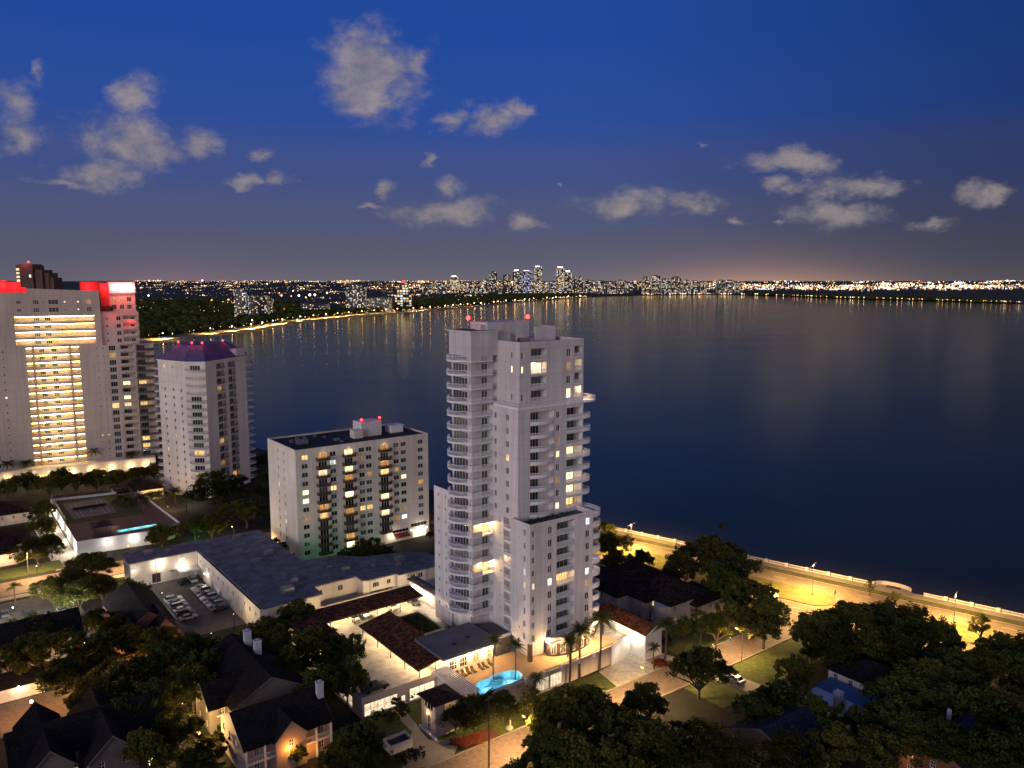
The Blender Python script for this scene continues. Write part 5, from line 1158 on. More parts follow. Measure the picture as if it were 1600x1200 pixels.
fw = thing('garden_wall', 'long cream garden wall with lit pillars beyond the low building', 'wall', W(0, 0), GA)
MB().box(-46, 14, 119.6, 119.9, 0, 1.3).build('panel', 'cream_stucco', fw)
for a in range(-44, 15, 7): MB().box(a - .35, a + .35, 119.4, 120.1, 0, 2.0).build('pillar', 'trim_white', fw)
for a in (-40, -33, -26, -12, 2): lamp(W(a, 118.6, 2.6), 900, WARM, .2)
# ================================================================ trees
def leaves(mb, c, r, n, s, m=0, flat=.75):
    for _ in range(n):
        a, b = random.random() * 2 * PI, math.acos(random.uniform(-1, 1)); q = random.random() ** .45
        x, y, z = c[0] + r * q * math.sin(b) * math.cos(a), c[1] + r * q * math.sin(b) * math.sin(a), c[2] + r * flat * q * math.cos(b)
        t = Vector((random.gauss(0, 1), random.gauss(0, 1), random.gauss(0, .6))).normalized(); w = t.orthogonal().normalized(); k = s * random.uniform(.6, 1.4)
        t *= k; w *= k * .55; p = Vector((x, y, z))
        mb.poly([p - t, p + w, p + t, p - w], m)
def crown_mesh(name, R, Hc, base, n_cl, per, s, seed, m, open_=.0):
    """several limb-borne sub-crowns of leaf clumps with gaps between them"""
    random.seed(seed); mb = MB(); lobes = []; subs = []
    nl = random.randint(6, 9)
    for i in range(nl):
        a = 2 * PI * i / nl + random.uniform(-.5, .5); q = random.uniform(.42, .72) * R; subs.append((q * math.cos(a), q * math.sin(a), base + Hc * random.uniform(.25, .62), R * random.uniform(.30, .48)))
    for i in range(3): a = random.random() * 6.3; subs.append((.22 * R * math.cos(a), .22 * R * math.sin(a), base + Hc * random.uniform(.6, .85), R * random.uniform(.32, .45)))
    for i in range(n_cl):
        sx, sy, sz, sr = random.choice(subs); a, b = random.random() * 2 * PI, math.acos(random.uniform(-.55, 1)); q = sr * random.uniform(.6, 1.08)
        c = (sx + q * math.sin(b) * math.cos(a), sy + q * math.sin(b) * math.sin(a), sz + q * .8 * math.cos(b))
        lobes.append(c); leaves(mb, c, R * random.uniform(.09, .2), int(per * random.uniform(.4, 1.5)), s)
    me = bpy.data.meshes.new(name); me.from_pydata(mb.v, [], mb.f); me.materials.append(M[m]); me.update()
    tm = MB(); tm.tube((0, 0, -.2), (.1, .05, base * .7), R * .055, 8, 0, R * .04)
    for x, y, z in random.sample(lobes, min(9, n_cl)):
        mid = (x * .35, y * .35, base * .7 + (z - base * .7) * .45); tm.tube((.1, .05, base * .65), mid, R * .032, 6, 0, R * .02); tm.tube(mid, (x, y, z), R * .02, 5, 0, R * .006)
    t = bpy.data.meshes.new('trunk'); t.from_pydata(tm.v, [], tm.f); t.materials.append(M['bark']); t.update()
    return me, t
OAK = [crown_mesh('crown', 6, 6.0, 3.2, 150, 60, .26, s_, 'leaf_oak') for s_ in (1, 2, 3)] + [crown_mesh('crown', 6, 6.4, 3.0, 170, 60, .26, s_, 'leaf_dark') for s_ in (4, 5)]
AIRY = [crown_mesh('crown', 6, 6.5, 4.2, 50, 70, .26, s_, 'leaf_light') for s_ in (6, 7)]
SMALL = [crown_mesh('crown', 3, 3.6, .8, 45, 80, .2, s_, 'leaf_dark') for s_ in (8, 9)]
random.seed(21)
def tree(px, py, rp, label, kind=OAK, zc=None, group=None, name='oak_tree', cat='tree'):
    """crown centre seen along a sight line, crown radius in sight-line units -> size and place"""
    zc = 6.0 if zc is None else zc
    x, y, _ = G(px, py, zc); d = math.hypot(x, y, CAM_H - zc); r = rp * d / F_PX
    me, tm = random.choice(kind); ref = 3.0 if kind is SMALL else 6.0
    sc = r / ref; base = {3.0: 2.4, 6.0: 6.0}[ref]
    sz = zc / base
    sz = min(max(sz, sc * .75), sc * 1.35)
    t = thing(name, label, cat, (x, y, 0), random.random() * 6.28, group); t.scale = (sc, sc, sz)
    place('trunk', tm, t); place('crown', me, t)
    return t
def pack(lst, label, kind=OAK, group=None, **k):
    for i, (px, py, rp) in enumerate(lst): tree(px, py, rp, label, kind, group=group, **k)
pack([(60, 1015, 48), (115, 1050, 46), (165, 1010, 44), (205, 1060, 50), (255, 1040, 44), (250, 1100, 48), (300, 1065, 36), (200, 1120, 34), (15, 1030, 36), (100, 975, 20), (145, 1085, 36), (275, 1150, 42), (230, 1170, 40), (305, 1015, 28), (180, 985, 24), (205, 1000, 26), (235, 1005, 26), (262, 1000, 24), (150, 970, 22), (60, 985, 26), (20, 990, 26), (330, 1040, 30), (355, 1010, 24)],
     'dark broad oak in the thick belt of trees around the houses at lower left', group='oaks around the lower left houses')
pack([(420, 985, 34), (462, 965, 30), (480, 1005, 44), (515, 1030, 42), (542, 1062, 34), (450, 1040, 34), (500, 1075, 34), (545, 1020, 28), (430, 1010, 28)],
     'oak in the clump between the dark roofed houses and the lit parking deck', group='oaks beside the parking deck')
pack([(462, 1152, 15), (528, 1176, 30), (562, 1152, 32), (590, 1165, 22), (560, 1195, 30)], 'leafy garden tree in front of the orange lit porch', group='garden trees by the porch')
pack([(325, 1170, 30), (305, 1195, 36), (345, 1140, 14)], 'low garden tree beside the glowing lamp at lower left', SMALL, group='garden trees by the path lamp', zc=3)
pack([(84, 922, 30), (122, 930, 28), (160, 918, 30), (205, 925, 28), (120, 905, 22)], 'oak along the edge of the floodlit car park', group='oaks along the car park')
tree(140, 885, 36, 'full green oak beside the bright left driveway at the street'); tree(58, 858, 32, 'spreading oak over the small lawn at the far left'); tree(252, 834, 28, 'dense oak in front of the lap pool deck')
pack([(70, 822, 20), (66, 800, 16), (80, 845, 16)], 'narrow dark tree lining the left driveway', group='trees lining the left driveway')
tree(345, 780, 50, 'large twiggy oak at the foot of the hip roofed tower'); tree(385, 800, 36, 'oak between the hip roofed tower and the cream slab'); tree(304, 825, 22, 'green lit tree above the low building roof', AIRY, 4); tree(330, 820, 22, 'dark tree between the green lit tree and the large oak')
pack([(40, 752, 20), (75, 758, 22), (118, 752, 24), (150, 748, 22), (185, 745, 24), (215, 742, 22), (240, 735, 14), (95, 745, 16), (10, 762, 18)], 'clipped dark tree in the belt below the gallery tower podium', group='trees below the gallery tower')
pack([(408, 722, 16), (412, 748, 14), (406, 770, 16), (672, 800, 8), (672, 825, 8)], 'lamplit tree by the bayside road behind the cream slab', group='trees behind the cream slab', zc=5)
tree(574, 862, 28, 'dark tree on the courtyard in front of the cream slab'); tree(538, 868, 13, 'green floodlit shrub tree at the foot of the cream slab', SMALL, 2.5); tree(606, 866, 16, 'small tree right of the green floodlit one by the cream slab', SMALL, 3)
pack([(445, 852, 10), (430, 845, 9), (456, 868, 9)], 'dark planting strip tree along the end wall of the cream slab', SMALL, group='planting by the cream slab', zc=3, name='shrub', cat='shrub')
tree(712, 1118, 32, 'leaning tree in front of the pool wall', OAK, 4); tree(745, 1112, 34, 'dark broad tree shading the pool wall', OAK, 4); tree(785, 1100, 30, 'dark tree at the right end of the pool wall', OAK, 4); tree(832, 1098, 24, 'light green tree beside the bright garage openings', AIRY, 4)
pack([(872, 1128, 50), (920, 1108, 56), (965, 1145, 62), (905, 1185, 56), (1015, 1165, 54), (855, 1180, 40), (1060, 1180, 50), (1110, 1165, 44), (960, 1195, 52), (800, 1205, 30), (1005, 1095, 34)],
     'unseen dark oak added below the view to shade the foreground', group='big oaks at the bottom centre', zc=7)
tree(1093, 1045, 46, 'round oak with backlit trunk at the corner of the driveway', zc=7)
pack([(1118, 862, 46), (1085, 872, 36), (1062, 884, 26), (1150, 890, 34), (1165, 925, 40), (1130, 905, 34)], 'dark bayside oak screening the mansion from the road', group='oaks between mansion and road', zc=7)
tree(1195, 965, 44, 'oak with pale lit trunk at the end of the near street', zc=8)
pack([(955, 848, 30), (962, 878, 28), (950, 820, 14), (1002, 872, 18)], 'tree at the right foot of the stepped tower toward the road', group='trees right of the stepped tower', zc=6)
pack([(1120, 985, 26), (1095, 975, 22), (1140, 960, 22), (1070, 985, 20)], 'lamplit green tree on the mansion lawn', AIRY, group='trees on the mansion lawn', zc=5)
pack([(1285, 985, 42), (1335, 972, 46), (1385, 972, 48), (1435, 978, 44), (1310, 1015, 40), (1370, 1012, 48), (1425, 1025, 50), (1270, 1000, 26), (1465, 1000, 34)], 'dark oak in the grove left of the small lit median tree', group='oaks in the roadside grove', zc=7)
tree(1534, 982, 20, 'small bright green tree alone on the lamplit median', AIRY, 4)
pack([(1480, 1050, 50), (1535, 1045, 46), (1585, 1050, 50), (1500, 1105, 56), (1565, 1120, 56), (1420, 1090, 52), (1440, 1060, 44), (1598, 1010, 26), (1560, 1020, 28), (1475, 1160, 40), (1540, 1180, 52), (1600, 1170, 44)], 'black oak in the deep shade of the lower right corner', group='oaks in the lower right corner', zc=7)
pack([(1245, 1052, 30), (1225, 1100, 44), (1190, 1120, 40), (1270, 1120, 30), (1300, 1165, 44), (1375, 1165, 50), (1340, 1130, 30), (1235, 1180, 48), (1160, 1190, 44), (1420, 1150, 36), (1390, 1120, 36)], 'dark garden tree around the blue roofed house', group='garden trees around the blue roof', zc=6)
pack([(970, 950, 8), (1040, 1000, 12), (1020, 1000, 9), (1005, 1008, 8)], 'low clipped shrub in the bed beside the garage row', SMALL, group='shrubs by the garage row', zc=1.5, name='shrub', cat='shrub')
pack([(1360, 915, 9), (1400, 930, 8), (1128, 822, 8)], 'slender young tree beside the waterside path', AIRY, group='young trees by the water', zc=3)
pack([(620, 1098, 13), (640, 1085, 13), (630, 1110, 12), (610, 1120, 14), (590, 1118, 14), (632, 1185, 18), (650, 1178, 14)], 'clipped hedge shrub on the front lawn by the garage openings', SMALL, group='shrubs on the front lawn', zc=1.4, name='shrub', cat='shrub')
pack([(735, 1160, 14), (722, 1162, 12), (748, 1157, 12), (712, 1158, 10)], 'red flowering shrub in the bed beside the gatehouse drive', SMALL, group='red shrubs by the street', zc=.7, name='shrub', cat='shrub')
for o in list(COL.objects):
    if o.name.startswith('shrub') and o.get('group') == 'red shrubs by the street':
        for ch in o.children:
            if ch.name.startswith('crown'):
                ch.data = ch.data.copy(); ch.data.materials[0] = M['leaf_red']
# oaks added out of view below the picture's lower edge to shade the foreground
for i in range(34):
    x, y = -130 + 260 * ((i * .618) % 1.0) + random.uniform(-4, 4), 62 + 66 * ((i * .381) % 1.0)
    if y > 112 and abs(x) < 92: y -= 22
    me, tm = random.choice(OAK); t = thing('oak_tree', 'unseen dark oak added below the view to shade the foreground', 'tree', (x, y, 0), random.random() * 6.28, 'big oaks at the bottom centre'); t.scale = (1.1, 1.1, 1.25); place('trunk', tm, t); place('crown', me, t)
# palms
def palm_mesh(seed, n, Lf, droop, wd=.5):
    random.seed(seed); mb = MB()
    for i in range(n):
        a = 2 * PI * i / n * 1.0 + random.uniform(-.2, .2); up = random.uniform(-.25, 1.0); prev = None; L = Lf * random.uniform(.8, 1.1); segs = 9
        for k in range(segs + 1):
            t = k / segs; r = L * t * math.cos(up * .9) ; z = L * t * math.sin(up * .9) - droop * t * t * L
            p = Vector((r * math.cos(a), r * math.sin(a), z))
            if prev is not None:
                s_ = Vector((-math.sin(a), math.cos(a), 0)); d = (p - prev)
                for sg in (-1, 1):
                    for q in (0, .34, .67):
                        b0 = prev + d * q; l = wd * (1.1 - abs(t - .45) * 1.4)
                        tip = b0 + s_ * sg * l + d * .7 - Vector((0, 0, .35 * l)); mb.poly([b0, b0 + d * .3, tip])
                mb.tube(prev, p, .03, 3)
            prev = p
    me = bpy.data.meshes.new('crown'); me.from_pydata(mb.v, [], mb.f); me.materials.append(M['leaf_palm']); me.update(); return me
PALM = [palm_mesh(s_, 30, 2.9, .4, .6) for s_ in (1, 2)]; BIGPALM = [palm_mesh(5, 46, 4.3, .42, .8)]
def palm(pxb, pyb, zb, h, label, big=False, s=1.0, group=None):
    x, y, _ = G(pxb, pyb, zb); t = thing('palm_tree', label, 'palm tree', (x, y, zb), random.random() * 6, group)
    mb = MB(); pts = [Vector((.25 * math.sin(k * .5), .12 * k * .2, h * k / 6)) for k in range(7)]
    for k in range(6): mb.tube(pts[k], pts[k + 1], (.24 if big else .17) * (1.15 - .05 * k), 7, 0, (.24 if big else .17) * (1.1 - .05 * k))
    mb.build('trunk', 'palm_bark', t); c = place('crown', random.choice(BIGPALM if big else PALM), t, tuple(pts[6])); c.scale = (s,) * 3
random.seed(5)
palm(772, 1082, 0, 12.4, 'slim palm standing before the pool, taller of the two at its edge', s=.8); palm(805, 1078, 0, 10.6, 'shorter palm before the right end of the pool', s=.85)
palm(937, 1048, 0, 12.6, 'tallest date palm right of the lobby lamps', True); palm(906, 1060, 0, 11.6, 'date palm just left of the tallest one near the lobby', True, .9); palm(890, 1070, 0, 10.4, 'slimmer date palm nearest the lobby doors', True, .8)
palm(1039, 1030, 0, 8.8, 'feathery palm on the lawn beside the mansion', True, .9); palm(838, 1100, 0, 6.0, 'low palm beside the bright garage openings', s=.8); palm(722, 1125, 0, 4.0, 'short palm by the gatehouse corner', s=.9); palm(1022, 1046, 0, 5.6, 'young palm next to the rounded red bed', s=.7)
for i, (px, py, h) in enumerate([(13, 755, 9), (43, 752, 8.5), (80, 742, 8), (114, 740, 10.5), (147, 740, 11), (206, 735, 8)]): palm(px, py, 0, h, 'palm in front of the lit podium of the gallery tower', True, .95, 'palms before the gallery tower')
for i, (px, py, h) in enumerate([(200, 805, 6), (222, 800, 6), (250, 800, 7), (275, 792, 6.5), (238, 795, 5.5), (190, 800, 5.5), (292, 800, 6)]): palm(px, py, 0, h, 'garden palm around the clubhouse', True, .9, 'palms around the clubhouse')
palm(25, 945, 0, 5.5, 'lone clipped palm at the car park entrance', s=.8); palm(268, 905, 0, 3.0, 'small palm in the yard of the low building', s=.7)
# ================================================================ vehicles
def car_proto(paint, kind='sedan'):
    t = thing('parked_car', 'car', 'car')
    if kind == 'pickup':
        prof = [(-2.9, .45), (-2.9, 1.05), (-1.05, 1.08), (-.95, 1.12), (1.35, 1.15), (2.75, 1.02), (2.95, .8), (2.95, .42)]; cab = [(-.95, 1.1), (-.75, 1.82), (.75, 1.86), (1.45, 1.13)]; wx = (-1.85, 1.85); hw, wr = 1.0, .42
    elif kind == 'suv':
        prof = [(-2.3, .4), (-2.35, 1.0), (-2.2, 1.1), (1.1, 1.1), (2.2, .95), (2.35, .7), (2.3, .38)]; cab = [(-2.15, 1.08), (-1.85, 1.72), (.35, 1.74), (1.15, 1.08)]; wx = (-1.4, 1.4); hw, wr = .95, .37
    else:
        prof = [(-2.25, .38), (-2.3, .78), (-2.1, .92), (1.0, .92), (2.05, .8), (2.28, .6), (2.25, .34)]; cab = [(-1.75, .9), (-1.05, 1.4), (.25, 1.42), (1.1, .9)]; wx = (-1.4, 1.35); hw, wr = .9, .33
    mb = MB(); n = len(prof)
    for s_ in (-1, 1): mb.poly([(x, s_ * hw * (.93 if z > .8 else 1), z) for x, z in prof])
    for i in range(n):
        (x0, z0), (x1, z1) = prof[i], prof[(i + 1) % n]; a, b = hw * (.93 if z0 > .8 else 1), hw * (.93 if z1 > .8 else 1); mb.poly([(x0, -a, z0), (x0, a, z0), (x1, b, z1), (x1, -b, z1)])
    (c0, c1, c2, c3) = cab; mb.poly([(c1[0], -hw * .74, c1[1]), (c1[0], hw * .74, c1[1]), (c2[0], hw * .74, c2[1]), (c2[0], -hw * .74, c2[1])])
    if kind == 'pickup':
        mb.box(-2.85, -1.05, -.95, -.85, 1.05, 1.3); mb.box(-2.85, -1.05, .85, .95, 1.05, 1.3); mb.box(-2.9, -2.78, -.85, .85, 1.05, 1.3)
    mb.build('body', paint, t)
    w = MB()
    for s_ in (-1, 1): w.poly([(x, s_ * hw * (.9 if i in (0, 3) else .74), z) for i, (x, z) in enumerate(cab)])
    for (p, a), (q, b) in (((c0, .9), (c1, .74)), ((c2, .74), (c3, .9))): w.poly([(p[0], -hw * a, p[1]), (p[0], hw * a, p[1]), (q[0], hw * b, q[1]), (q[0], -hw * b, q[1])])
    w.build('windows', 'glass_dark', t)
    for x in wx:
        for s_ in (-1, 1): MB().tube((x, s_ * (hw - .2), wr), (x, s_ * (hw + .02), wr), wr, 12).build('wheel', 'tyre', t)
    x = prof[-2][0]
    for s_ in (-1, 1): MB().box(x - .06, x + .02, s_ * hw * .72 - .14, s_ * hw * .72 + .14, .62, .76).build('headlight', 'trim_white', t)
    return t
CN = ['white', 'silver', 'black', 'charcoal', 'maroon', 'navy']
CARS = {}
def car(loc, rot, ci, label, kind='sedan', group=None):
    k = (ci, kind)
    if k not in CARS:
        o = CARS[k] = car_proto('car_paint_%d' % ci, kind); o.location = loc; o.rotation_euler = (0, 0, rot); o['label'] = label
        if kind == 'pickup': o.name = 'pickup_truck'; o['category'] = 'pickup truck'
        if group: o['group'] = group
        return o
    o = dup(CARS[k], loc, rot, label)
    if group: o['group'] = group
    elif 'group' in o: del o['group']
    return o
car(W(-38.6, 3.6, 4.02), GA, 2, 'black pickup truck alone at the front edge of the parking deck', 'pickup')
car(W(-40.2, 12.5, 4.02), GA - .1, 2, 'black sedan half under the trees on the parking deck')
for a, b, ci, kd, lb in ((-26.5, 38.6, 0, 'sedan', 'white sedan at the left end beneath the long carport'), (-23.2, 38.8, 1, 'suv', 'silver car next to the white sedan beneath the long carport'), (-15.3, 38.8, 0, 'suv', 'white car beneath the middle of the long carport'), (-9.2, 38.2, 3, 'suv', 'charcoal car at the right end of the long carport')):
    car(W(a, b, 4.02), GA - PI / 2, ci, lb, kd)
for b, ci in ((18.2, 2), (10.4, 1)): car(W(-25.4, b, 4.02), GA + PI, ci, 'nose of a %s car beneath the dark middle carport' % ('black' if ci == 2 else 'silver'))
for i in range(7):
    ci = [0, 1, 3, 0, 1, 0, 2][i]; car(W(-49.2, 93.5 - 3.1 * i, .02), GA + PI + random.uniform(-.05, .05), ci, 'car in the row nosed against the long wall of the low building', ['sedan', 'suv'][i % 2], 'cars along the low building wall')
for i in range(6):
    ci = [0, 3, 1, 0, 2, 1][i]; car(W(-57.6, 89 - 3.0 * i, .02), GA + random.uniform(-.05, .05), ci, 'car in the row across the yard from the low building', ['sedan', 'suv'][(i + 1) % 2], 'cars in the yard row')
for i, (px, py, ci) in enumerate([(8, 962, 3), (42, 962, 2), (30, 985, 0), (2, 985, 2), (95, 955, 1), (118, 975, 3), (70, 968, 2)]):
    x, y, _ = G(px, py, .02); car((x, y, .02), GA + PI / 2 + random.uniform(-.06, .06), ci, 'car beneath the trees in the floodlit car park', ['sedan', 'suv'][i % 2], 'cars in the floodlit car park')
car(W(31.6, -35.2, .07), GA + PI / 2, 1, 'silver car on the short driveway across the near street from the mansion', 'sedan')
x, y, _ = G(75, 1075, .02)
for a, b, ci in ((-52, 101, 2), (-49, 101.5, 0)): car(W(a, b, .02), GA + PI / 2, ci, 'car beside the porch roof in the corner of the yard', 'suv', 'cars by the yard porch')
# ================================================================ balustrade, street lamps, small things
BR = thing('balustrade', 'pale concrete balustrade with piers running along the waterfront walk', 'balustrade')
def bal_panel():
    mb = MB(); mb.box(0, 5.2, -.12, .12, .16, .36); mb.box(0, 5.2, -.16, .16, .95, 1.12)
    for i in range(17): x = .15 + i * .306; mb.tube((x, 0, .36), (x, 0, .66), .05, 6, 0, .09); mb.tube((x, 0, .66), (x, 0, .95), .09, 6, 0, .05)
    return mb
ang = math.atan2(SD[1], SD[0]); pm_ = None; i = 0
for k in range(-22, 30):
    al = k * 6.4
    if 27.5 < al + 3 < 37: continue
    q = S(0, al)
    if pm_ is None:
        pm_ = bal_panel().build('baluster_panel', 'trim_white', BR, q, ang); pr_ = MB().box(-.95, 0, -.3, .3, .16, 1.3).build('pier', 'trim_white', BR, q, ang)
    else:
        place('baluster_panel', pm_.data, BR, q, ang); place('pier', pr_.data, BR, q, ang)
bv = thing('belvedere', 'rounded lookout bay in the waterfront balustrade', 'lookout')
mb = MB()
for i in range(12):
    t0, t1 = PI * i / 12, PI * (i + 1) / 12
    p, q = S(-2.8 * math.sin(t0), 32.5 - 4.9 * math.cos(t0), .16), S(-2.8 * math.sin(t1), 32.5 - 4.9 * math.cos(t1), .16)
    mb.tube((p[0], p[1], 1.15), (q[0], q[1], 1.15), .2, 4); mb.poly([(p[0], p[1], .1), (q[0], q[1], .1), (q[0], q[1], 1.1), (p[0], p[1], 1.1)])
mb.build('parapet', 'trim_white', bv)
MB().sheet([S(-2.9 * math.sin(PI * i / 12), 32.5 - 4.9 * math.cos(PI * i / 12))[:2] for i in range(13)], [], .17).build('floor', 'pavement', bv)
bn = MB().prism([S(-1.2, 30.5)[:2], S(-1.2, 34.5)[:2], S(-.7, 34.5)[:2], S(-.7, 30.5)[:2]], .18, .65).build('bench', 'wood_dark')
tag(bn, 'dark curved bench inside the rounded lookout bay', 'bench')
def street_lamp(loc, rot, label, h=9.0, arm=1.6, power=9000, group=None, bulb='bulb_sodium', col=SODIUM, light=True, lab=True):
    t = thing('street_lamp', label, 'street lamp', loc, rot, group)
    MB().tube((0, 0, 0), (0, 0, h), .1, 7, 0, .06).tube((0, 0, 0), (0, 0, .4), .2, 8).build('pole', 'metal_grey', t)
    for s_ in (-1, 1):
        MB().tube((0, 0, h - .3), (s_ * arm, 0, h + .1), .04, 5).box(min(s_ * arm, s_ * (arm + .8)), max(s_ * arm, s_ * (arm + .8)), -.14, .14, h + .05, h + .2).build('arm', 'metal_grey', t)
        MB().box(min(s_ * arm, s_ * (arm + .7)), max(s_ * arm, s_ * (arm + .7)), -.1, .1, h - .02, h + .045).build('lamp_head', bulb, t)
    if light: lamp((0, 0, h + .0), power, col, .3, t, spot=165, name='lamp_light').rotation_euler = (0, 0, 0)
    return t
rl = math.atan2(SN[1], SN[0])
for al, lb in ((50, 'tall street lamp on the lit median near the crossing'), (110, 'street lamp on the lit median close behind the stepped tower')):
    street_lamp(S(18.5 if al < 60 else 16.5, al, .15), rl, lb, power=92000)
for al in (155, 80, 14, -25, -60, -100): street_lamp(S(18.5, al, .15), rl, 'street lamp along the bayside road hidden among trees', power=92000, group='street lamps along the bayside road')
def post(name, label, cat, loc, h, r, m='wood_dark', arms=True):
    t = thing(name, label, cat, loc, GA); MB().tube((0, 0, 0), (0, 0, h), r, 7, 0, r * .65).build('pole', m, t)
    if arms: MB().box(-1.1, 1.1, -.06, .06, h - .9, h - .75).build('crossarm', m, t); MB().tube((.3, 0, h - 2.2), (.3, 0, h - 1.4), .2, 8).build('transformer', 'metal_grey', t)
    return t
x, y, _ = G(764, 1199, 0); post('utility_pole', 'bare dark utility pole rising from the near street before the pool', 'utility pole', (x, y, 0), 13.2, .17, arms=False)
x, y, _ = G(1018, 1020, 0); post('utility_pole', 'pale pole on the planting bed in front of the mansion', 'utility pole', (x, y, 0), 10.5, .13, 'metal_grey', False)
x, y, _ = G(200, 858, 0)
sgn = thing('road_sign', 'small dark road sign at the tip of the lit median', 'road sign', S(17.5, 44, .15), rl)
MB().tube((0, 0, 0), (0, 0, 2.4), .05, 6).build('post', 'metal_dark', sgn); MB().box(-.5, .5, -.03, .03, 1.5, 2.4).build('panel', 'metal_dark', sgn)
db = thing('dumpster_enclosure', 'open cream bin enclosure on the lawn by the street gate', 'bin enclosure', G(622, 1168, 0), GA)
MB().box(-2.4, 2.4, -1.6, -1.45, 0, 1.9).box(-2.4, 2.4, 1.45, 1.6, 0, 1.9).box(-2.4, -2.25, -1.45, 1.45, 0, 1.9).box(2.25, 2.4, -1.45, 1.45, 0, 1.9).build('wall', 'cream_stucco', db)
MB().box(-2.2, 2.2, -1.4, 1.4, .05, 1.3).build('bin', 'metal_dark', db)
x, y, _ = G(960, 1034, .06)
kb = thing('gate_keypad', 'small dark keypad post standing on the driveway apron', 'keypad post', (x, y, .06), GA); MB().tube((0, 0, 0), (0, 0, 1.1), .1, 8).build('post', 'metal_dark', kb); MB().box(-.25, .25, -.18, .18, 1.1, 1.6).build('panel', 'metal_dark', kb)
MBX = thing('street_sign_boulder', 'small pale marker stone on the lawn strip below the pool wall', 'marker stone', G(796, 1140, .05), GA)
MB().ball((0, 0, .35), .8, 0, 10, 6, .6).build('stone', 'concrete', MBX); MB().box(.1, .3, -.1, .1, .3, 2.0).build('post', 'cream_stucco', MBX)
mb = MB().sheet([W(a, b)[:2] for a, b in [(-30.5, -20.8), (-23.5, -20.8), (-24, -17), (-29.5, -16.5), (-34, -17)]], [], .075); structure(mb, 'flower_bed', 'mulch')
x, y, _ = G(1031, 1038, 0)
mb = MB()
for i in range(500):
    a = random.random() * 6.3; r = 1.9 * math.sqrt(random.random()); z = (1.2 - .3 * r * r * .9) * random.random() ** .3; px_, py_ = r * math.cos(a), r * math.sin(a); k = .2
    mb.poly([(px_ + k, py_, z), (px_, py_ + k, z + .1), (px_ - k, py_, z), (px_, py_ - k, z + .15)])
tag(mb.build('round_shrub', 'leaf_red', None, (x, y, 0)), 'rounded red leaved shrub at the corner of the driveway apron', 'shrub')
# lamps of the streets, gardens and yards
def yard_lamp(px, py, z, power, col, label, bulb='bulb_warm', r=.28, h=None, group=None):
    x, y, _ = G(px, py, z); t = thing('garden_lamp', label, 'lamp', (x, y, 0), 0, group)
    MB().tube((0, 0, 0), (0, 0, z), .06, 6).build('post', 'metal_dark', t); r *= 1.0 if power >= 1300 else .62; MB().ball((0, 0, z + .1), r).build('globe', bulb, t)
    lamp((0, 0, z + .1 + r + .12), power * 2.2, col, r, t)
    return t
yard_lamp(310, 1146, 3.2, 4200, (1, .6, .2), 'bright garden lamp glowing beside the path between the lower houses', r=.38); yard_lamp(49, 1097, 3.6, 3200, (1, .5, .18), 'starry white lamp over the brick forecourt at lower left', r=.38); yard_lamp(13, 1074, 3.0, 300, COOL, 'cold white lamp by the double garage', 'bulb_white', .3)
yard_lamp(285, 1016, 3, 330, (1, .75, .3), 'yellow garden lamp right of the twin gable house', r=.24); yard_lamp(253, 927, 4.2, 560, COOL, 'white floodlight post in the yard of the low building', 'bulb_white', .18)
yard_lamp(175, 1012, 2, 420, (1, .5, .18), 'orange garden light left of the twin gable house', r=.2); yard_lamp(215, 1028, 2, 420, (1, .5, .18), 'orange garden light below the twin gable house', r=.2); yard_lamp(82, 1045, 2, 420, (1, .6, .25), 'dim garden light in the trees left of centre', r=.18)
for px, py in ((115, 1072), (160, 1092), (132, 1005), (200, 1062), (250, 1075), (40, 1030), (285, 1100), (430, 1040), (330, 1060), (470, 1010)): yard_lamp(px, py, 2.4, 420, (1, .55, .2), 'warm garden light glinting beneath the lower left trees', r=.16, group='garden lights under the lower left trees')
for px, py in ((880, 1190), (1010, 1190), (930, 1150), (1290, 1090), (1450, 1120), (1560, 1090)): yard_lamp(px, py, 2.4, 260, (1, .58, .22), 'faint garden light deep beneath the dark oaks along the bottom', r=.12, group='garden lights under the bottom oaks')
yard_lamp(1114, 1008, .9, 60, (1, .75, .4), 'small path light at the kerb by the mansion lawn', r=.15); yard_lamp(1141, 997, .9, 120, (1, .75, .4), 'small uplight under the lit trees on the mansion lawn', r=.15)
yard_lamp(1343, 1026, 1.2, 130, (1, .55, .25), 'pinkish uplight deep in the grove above the blue roof', r=.12); yard_lamp(1398, 1062, 1, 40, (.5, 1, .6), 'tiny greenish light right of the blue roofed house', r=.14); yard_lamp(1515, 1045, 2, 200, SODIUM, 'orange light glinting between the lower right trees', r=.12)
yard_lamp(1505, 1122, 2, 160, SODIUM, 'amber light low among the lower right trees', r=.12); yard_lamp(955, 1165, 2.4, 190, (1, .7, .35), 'light glinting through the big bottom centre oaks', r=.2); yard_lamp(1092, 1066, 1.2, 260, (1, .62, .3), 'low lamp behind the round oak by the driveway', r=.12)
yard_lamp(310, 838, 2.0, 320, (.1, 1, .25), 'green floodlight under the tree above the low building', 'bulb_green' if 'bulb_green' in M else 'bulb_warm', .1); yard_lamp(531, 880, 1.6, 160, (.08, 1, .22), 'green floodlight at the foot of the cream slab', 'bulb_warm', .08); yard_lamp(588, 866, 2.4, 160, (.08, 1, .25), 'green floodlight behind the courtyard trees', 'bulb_warm', .06)
yard_lamp(295, 780, 2.6, 620, COOL, 'white lamp at the foot of the hip roofed tower', 'bulb_white', .42); yard_lamp(247, 741, 3, 900, COOL, 'white lamp between the gallery tower and the hip roofed tower', 'bulb_white', .3)
